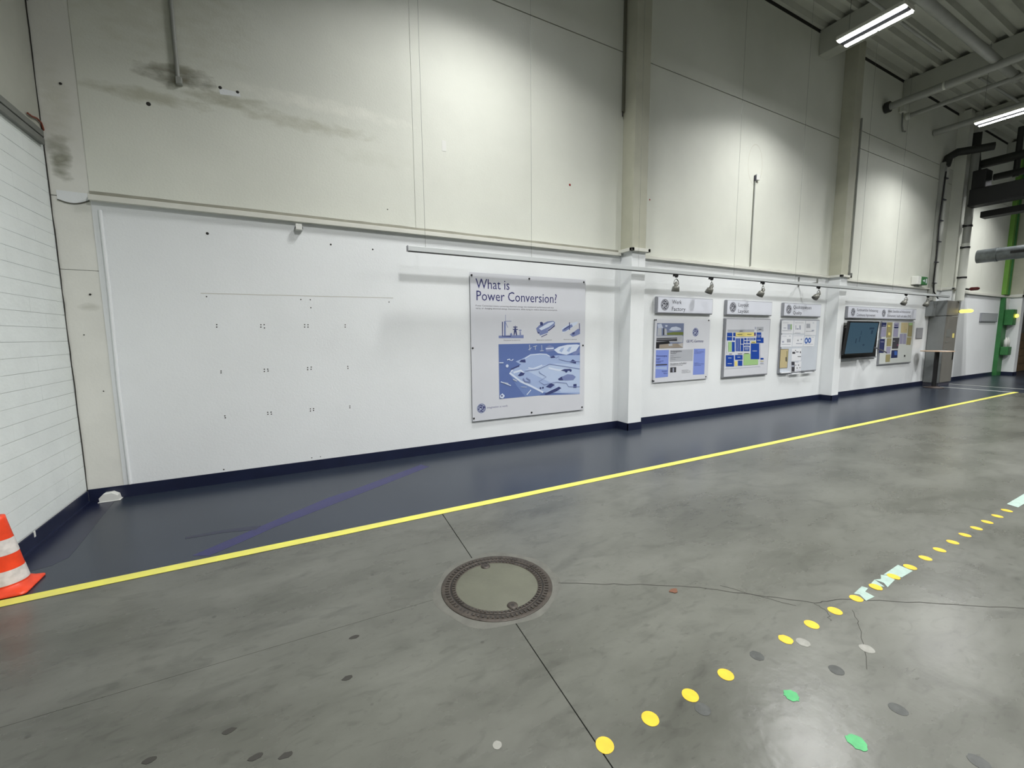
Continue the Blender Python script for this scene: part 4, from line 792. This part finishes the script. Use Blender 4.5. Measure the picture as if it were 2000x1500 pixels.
# ---- beacons
c = empty('warning_beacon', (19.3, 5.2, 2.38), 'lit yellow warning beacon sticking out beyond the cabinet', 'beacon')
b = B(); b.tube([(19.4, 5.50, 2.37), (19.4, 5.47, 2.37), (19.4, 5.24, 2.375), (19.4, 5.19, 2.376)], [0.03, 0.055, 0.055, 0.03], m_beac, 16); b.build('lit_lens', c)
b = B(); b.tube([(19.4, 5.56, 2.37), (19.4, 5.50, 2.37)], 0.045, m_blk, 12); b.box((19.0, 5.53, 2.34), (19.45, 5.58, 2.40), m_blk); b.build('holder', c)
c = empty('signal_horn', (20.9, 5.7, 3.15), 'dark red signal lamp on an arm over the ledge beyond the white pipe', 'signal lamp')
b = B(); b.tube([(20.6, 5.66, 3.15), (20.6, 5.62, 3.15), (20.6, 5.46, 3.15), (20.6, 5.42, 3.15)], [0.03, 0.06, 0.055, 0.03], m_red, 14); b.build('lens', c)
b = B(); b.tube([(20.6, 5.66, 3.14), (20.6, W-0.01, 3.18)], 0.03, m_blk, 10); b.tube([(19.6, W-0.035, 3.15), (20.6, W-0.035, 3.14)], 0.015, m_blk, 8); b.build('arm', c)

# ---- green post with wash station
gp = empty('green_post', (24.75, 5.7, 0), 'bright green steel post on the far wall', 'post')
b = B(); b.box((24.42, 5.70, 0), (24.93, W-0.002, 3.0), m_green2, 0.005); b.build('lower_post', gp)
b = B(); b.box((24.42, 5.70, 3.12), (24.93, W-0.002, 8.39), m_green, 0.005); b.build('upper_post', gp)
b = B(); b.box((24.62, 5.66, 3.12), (24.68, 5.70, 8.39), m_green2); b.build('rib', gp)
b = B(); b.slab([(24.5, 5.66, 2.98), (24.84, 5.66, 2.98), (24.72, 5.66, 2.55), (24.62, 5.66, 2.55)], (0, 0.035, 0), m_whiteP); b.build('gusset', gp)
c = empty('first_aid_box', (24.9, 5.5, 2), 'green box with a small lit yellow lamp on the green post', 'box')
b = B(); b.box((24.5, 5.46, 1.95), (24.9, 5.698, 2.55), m_green2, 0.02); b.build('box', c)
b = B(); b.lathe((24.7, 5.44, 2.3), [(0.07, 0), (0.06, 0.06), (0.0001, 0.08)], m_beac, 14, axis=1); b.build('lit_lamp', c)
c = empty('eyewash_station', (24.7, 5.5, 1.0), 'green holder with white bottles low on the green post', 'wash station')
b = B(); b.box((24.48, 5.48, 0.80), (24.88, 5.695, 1.12), m_green2, 0.02); b.build('holder', c)
for x in (24.56, 24.78):
    b = B(); b.lathe((x, 5.58, 1.12), [(0.0001, 0), (0.06, 0), (0.06, 0.26), (0.025, 0.32), (0.025, 0.36), (0.0001, 0.36)], m_whiteP, 14); b.build('bottle', c)

# ================================================================= FLOOR THINGS
# ---- manhole
MX, MY = 1.165, 2.455
mh = empty('manhole_cover', (MX, MY, 0), 'round cast iron manhole cover filled with concrete', 'manhole cover')
def ring(r0, r1, z0, z1, mt, name, n=64):
    b = B(); b.lathe((MX, MY, 0), [(r0, z0), (r0, z1), (r0+0.003, z1+0.0015), (r1-0.003, z1+0.0015), (r1, z1), (r1, z0)], mt, n); return b.build(name, mh)
ring(0.318, 0.378, -0.004, 0.0035, m_iron, 'frame_ring')
ring(0.309, 0.318, -0.006, 0.0005, m_rub, 'gap_ring')
ring(0.280, 0.309, -0.004, 0.0035, m_iron, 'lid_ring')
b = B(); b.lathe((MX, MY, 0), [(0.282, 0.001), (0.27, 0.0035), (0.0001, 0.004)], m_cover, 48); b.build('concrete_fill', mh)
b = B()
for i in range(72):
    a = 2*math.pi*i/72
    if 3 < i % 36 < 8: continue
    for r0, r1, w_ in ((0.328, 0.352, 0.006), (0.286, 0.304, 0.0055)):
        ca, sa = math.cos(a), math.sin(a); pts = []
        for r, q_ in ((r0, -1), (r1, -1), (r1, 1), (r0, 1)): pts.append((MX+r*ca-q_*w_*sa, MY+r*sa+q_*w_*ca, 0.0045))
        b.slab(pts, (0, 0, 0.005), m_iron)
b.build('cast_studs', mh)['kind'] = 'stuff'
b = B()
for i in range(72):
    a = 2*math.pi*(i+0.5)/72; ca, sa = math.cos(a), math.sin(a)
    for r0, r1, w_ in ((0.330, 0.350, 0.0045), (0.287, 0.303, 0.004)):
        b.poly([(MX+r*ca-q_*w_*sa, MY+r*sa+q_*w_*ca, 0.0056) for r, q_ in ((r0, -1), (r1, -1), (r1, 1), (r0, 1))], m_rub)
b.build('stud_recesses', mh)['kind'] = 'stuff'
for a in (1.47, -1.62):
    ca, sa = math.cos(a), math.sin(a); b = B(); px, py = MX+0.250*ca, MY+0.250*sa
    b.lathe((px, py, 0), [(0.036, 0.002), (0.034, 0.008), (0.012, 0.0085)], m_iron, 14); k_ = b.build('key_pocket', mh)
    b = B(); disc(b, (px, py, 0.0082), 0.013, m_rub, 12, 'z'); b.build('key_hole', k_)
# cement collar around it
b = B(); n = 60; vi = [(MX+0.379*math.cos(2*math.pi*i/n), MY+0.379*math.sin(2*math.pi*i/n), 0.0012) for i in range(n)]
vo = [(MX+(0.425+0.012*math.sin(i*0.7)+0.01*math.sin(i*0.23))*math.cos(2*math.pi*i/n), MY+(0.425+0.012*math.sin(i*0.7)+0.01*math.sin(i*0.23))*math.sin(2*math.pi*i/n), 0.0004) for i in range(n)]
b.add(vi+vo, [(i, (i+1) % n, n+(i+1) % n, n+i) for i in range(n)], mat('cement_collar', s(85, 85, 79), 0.6, noise=0.14, scale=12)); b.build('cement_collar', mh)

# ---- floor stickers, 0.26 m apart
ords = ['nearest', 'second', 'third', 'fourth', None, 'fifth', 'sixth', 'seventh', 'eighth', 'ninth', 'tenth', 'eleventh', 'twelfth', 'thirteenth', 'fourteenth', 'fifteenth', 'sixteenth', 'seventeenth', 'eighteenth', 'farthest']
def sticker(x, y, r, mt, label, cat, group, seed=0, worn=0.0, h=0.0012):
    rr = random.Random(seed); b = B(); n = 20
    pts = [(x+r*(1-worn*rr.random())*math.cos(2*math.pi*i/n), y+r*(1-worn*rr.random())*math.sin(2*math.pi*i/n), 0.0006) for i in range(n)]
    b.slab(pts, (0, 0, h), mt); o = b.build('floor_sticker'); return tag(o, label, cat, group)
for i in range(20):
    if i == 4: continue
    o_ = ords[i]
    lab = ('%s yellow round sticker in the floor row' % o_) if i else 'nearest yellow round sticker, lying on the floor joint'
    if i in (8, 9, 10): lab = '%s yellow sticker in the row, %s' % (o_, {8: 'touching the near end of the pale torn tape', 9: 'torn, in the middle of the pale tape', 10: 'torn, at the far end of the pale tape'}[i])
    lab = lab + (', counted from the camera' if i and i not in (8, 9, 10, 19) else '')
    sticker(1.065+0.2587*i, 1.217, 0.0385, m_dot, lab, 'sticker', 'yellow stickers in a row on the floor', i, 0.12 if i in (8, 9, 10, 5) else 0.02, 0.0026 if i in (9, 10) else 0.0012)
sticker(2.0, 0.99, 0.037, m_dotg, 'worn green round sticker farther from the camera, right of the yellow row', 'sticker', 'green stickers', 31, 0.25)
sticker(2.0, 0.73, 0.040, m_dotg, 'worn green round sticker nearest the camera at bottom right', 'sticker', 'green stickers', 32, 0.2)
for i, (x, y, mt, lab) in enumerate(((2.10, 1.22, m_dotd, 'dark scraped sticker mark filling a gap in the yellow row'), (2.36, 0.97, m_dotd, 'dark round mark right of the farther green sticker'), (2.35, 0.72, m_dotd, 'dark round mark near the right edge'),
        (2.33, 0.46, m_dotd, 'dark round mark in the bottom right corner'), (2.42, 1.16, m_dotl, 'pale round mark beside a yellow sticker'), (2.67, 0.97, m_dotl, 'pale round mark on the bare floor right of the row'), (1.57, 1.14, m_dotd, 'grey smudged round mark beside the third yellow sticker'), (0.67, 1.43, m_dotl, 'small pale disc on the floor below the manhole'))):
    sticker(x, y, 0.036 if i < 7 else 0.02, mt, lab, 'floor mark', 'scraped round marks', 50+i, 0.1, 0.0006)
# pale torn tape
def tape(pts, lab):
    b = B(); b.slab([(x, y, 0.0006) for x, y in pts], (0, 0, 0.0014), m_tape); tag(b.build('floor_tape'), lab, 'tape', 'pale green tape remnants')
tape([(3.18, 1.25), (3.32, 1.265), (3.335, 1.235), (3.27, 1.225), (3.26, 1.17), (3.16, 1.175), (3.20, 1.225)], 'nearest scrap of torn pale green tape, bent like an elbow')
tape([(3.37, 1.245), (3.49, 1.262), (3.45, 1.19)], 'triangular scrap of pale green tape')
tape([(3.49, 1.262), (3.54, 1.245), (3.60, 1.27), (3.64, 1.235), (3.61, 1.195), (3.46, 1.178), (3.50, 1.215)], 'torn middle piece of pale green tape')
tape([(3.62, 1.262), (3.87, 1.272), (3.86, 1.185), (3.69, 1.185), (3.66, 1.225)], 'largest piece of pale green tape at the end of the row of scraps')
tape([(6.21, 1.27), (7.6, 1.28), (7.6, 1.19), (6.18, 1.19)], 'long strip of pale green tape at the right edge')
# dirt spots and a leaf-like scrap
for i, (x, y, lab) in enumerate(((0.23, 2.39, 'black oval spot left of the manhole'), (0.16, 2.10, 'small black scrap on the floor below the oval spot'), (-0.33, 2.04, 'small dark lozenge spot near the bottom'), (-0.11, 1.80, 'dark blob spot at the bottom, left of centre'), (-0.60, 2.04, 'dark spot at the bottom left edge'), (-0.22, 1.85, 'thin dark sliver spot at the bottom'))):
    b = B(); rr = random.Random(i); b.slab([(x+(0.022+0.008*rr.random())*math.cos(a*math.pi/5), y+(0.011+0.006*rr.random())*math.sin(a*math.pi/5), 0.0005) for a in range(10)], (0, 0, 0.001), m_crack)
    tag(b.build('dirt_spot'), lab, 'dirt spot', 'dirt spots on the concrete')
b = B(); b.slab([(2.17+0.03*math.cos(a)*(1+0.3*math.sin(3*a)), 1.83+0.022*math.sin(a), 0.0005) for a in [i*math.pi/7 for i in range(14)]], (0, 0, 0.004), mat('brown_leaf', s(96, 62, 44), 0.8)); tag(b.build('leaf_scrap'), 'small brown scrap on the floor above the long crack', 'scrap')

# ---- traffic cone
cx, cy = -1.80, 4.0
tc = empty('traffic_cone', (cx, cy, 0), 'orange and white striped traffic cone at the left edge', 'traffic cone')
b = B(); L_ = []
def rsq(h, z, rad, n=8):
    out = []
    for q_ in range(4):
        a0 = q_*math.pi/2; cxx = (h-rad)*(1 if q_ in (0, 3) else -1); cyy = (h-rad)*(1 if q_ in (0, 1) else -1)
        for i in range(n): a = a0 + (math.pi/2)*i/(n-1); out.append((cx+cxx+rad*math.cos(a), cy+cyy+rad*math.sin(a), z))
    return out
lay = [rsq(0.135, 0.003, 0.03), rsq(0.145, 0.006, 0.03), rsq(0.145, 0.016, 0.03), rsq(0.128, 0.026, 0.05), rsq(0.118, 0.048, 0.10), rsq(0.108, 0.062, 0.10)]
n = len(lay[0]); vs = [p for l_ in lay for p in l_]
b.add(vs, [(i*n+j, i*n+(j+1) % n, (i+1)*n+(j+1) % n, (i+1)*n+j) for i in range(len(lay)-1) for j in range(n)], m_orange, True); b.poly(lay[-1], m_orange); b.poly(lay[0], m_orange); b.build('base', tc)
cr = lambda z: 0.112 - (z-0.06)*0.155
def cband(z0, z1, mt, off=0.0, nm='body'):
    b = B(); b.lathe((cx, cy, 0), [(cr(z0)+off, z0), (cr(z1)+off, z1)], mt, 40); return b.build(nm, tc)
b = B(); b.lathe((cx, cy, 0), [(cr(0.06), 0.06), (cr(0.50), 0.50), (cr(0.52), 0.525), (0.02, 0.53), (0.018, 0.45)], m_orange, 40); b.build('body', tc)
for z0, z1 in ((0.072, 0.165), (0.268, 0.370)): cband(z0, z1, m_white_d, 0.0015, 'white_band')
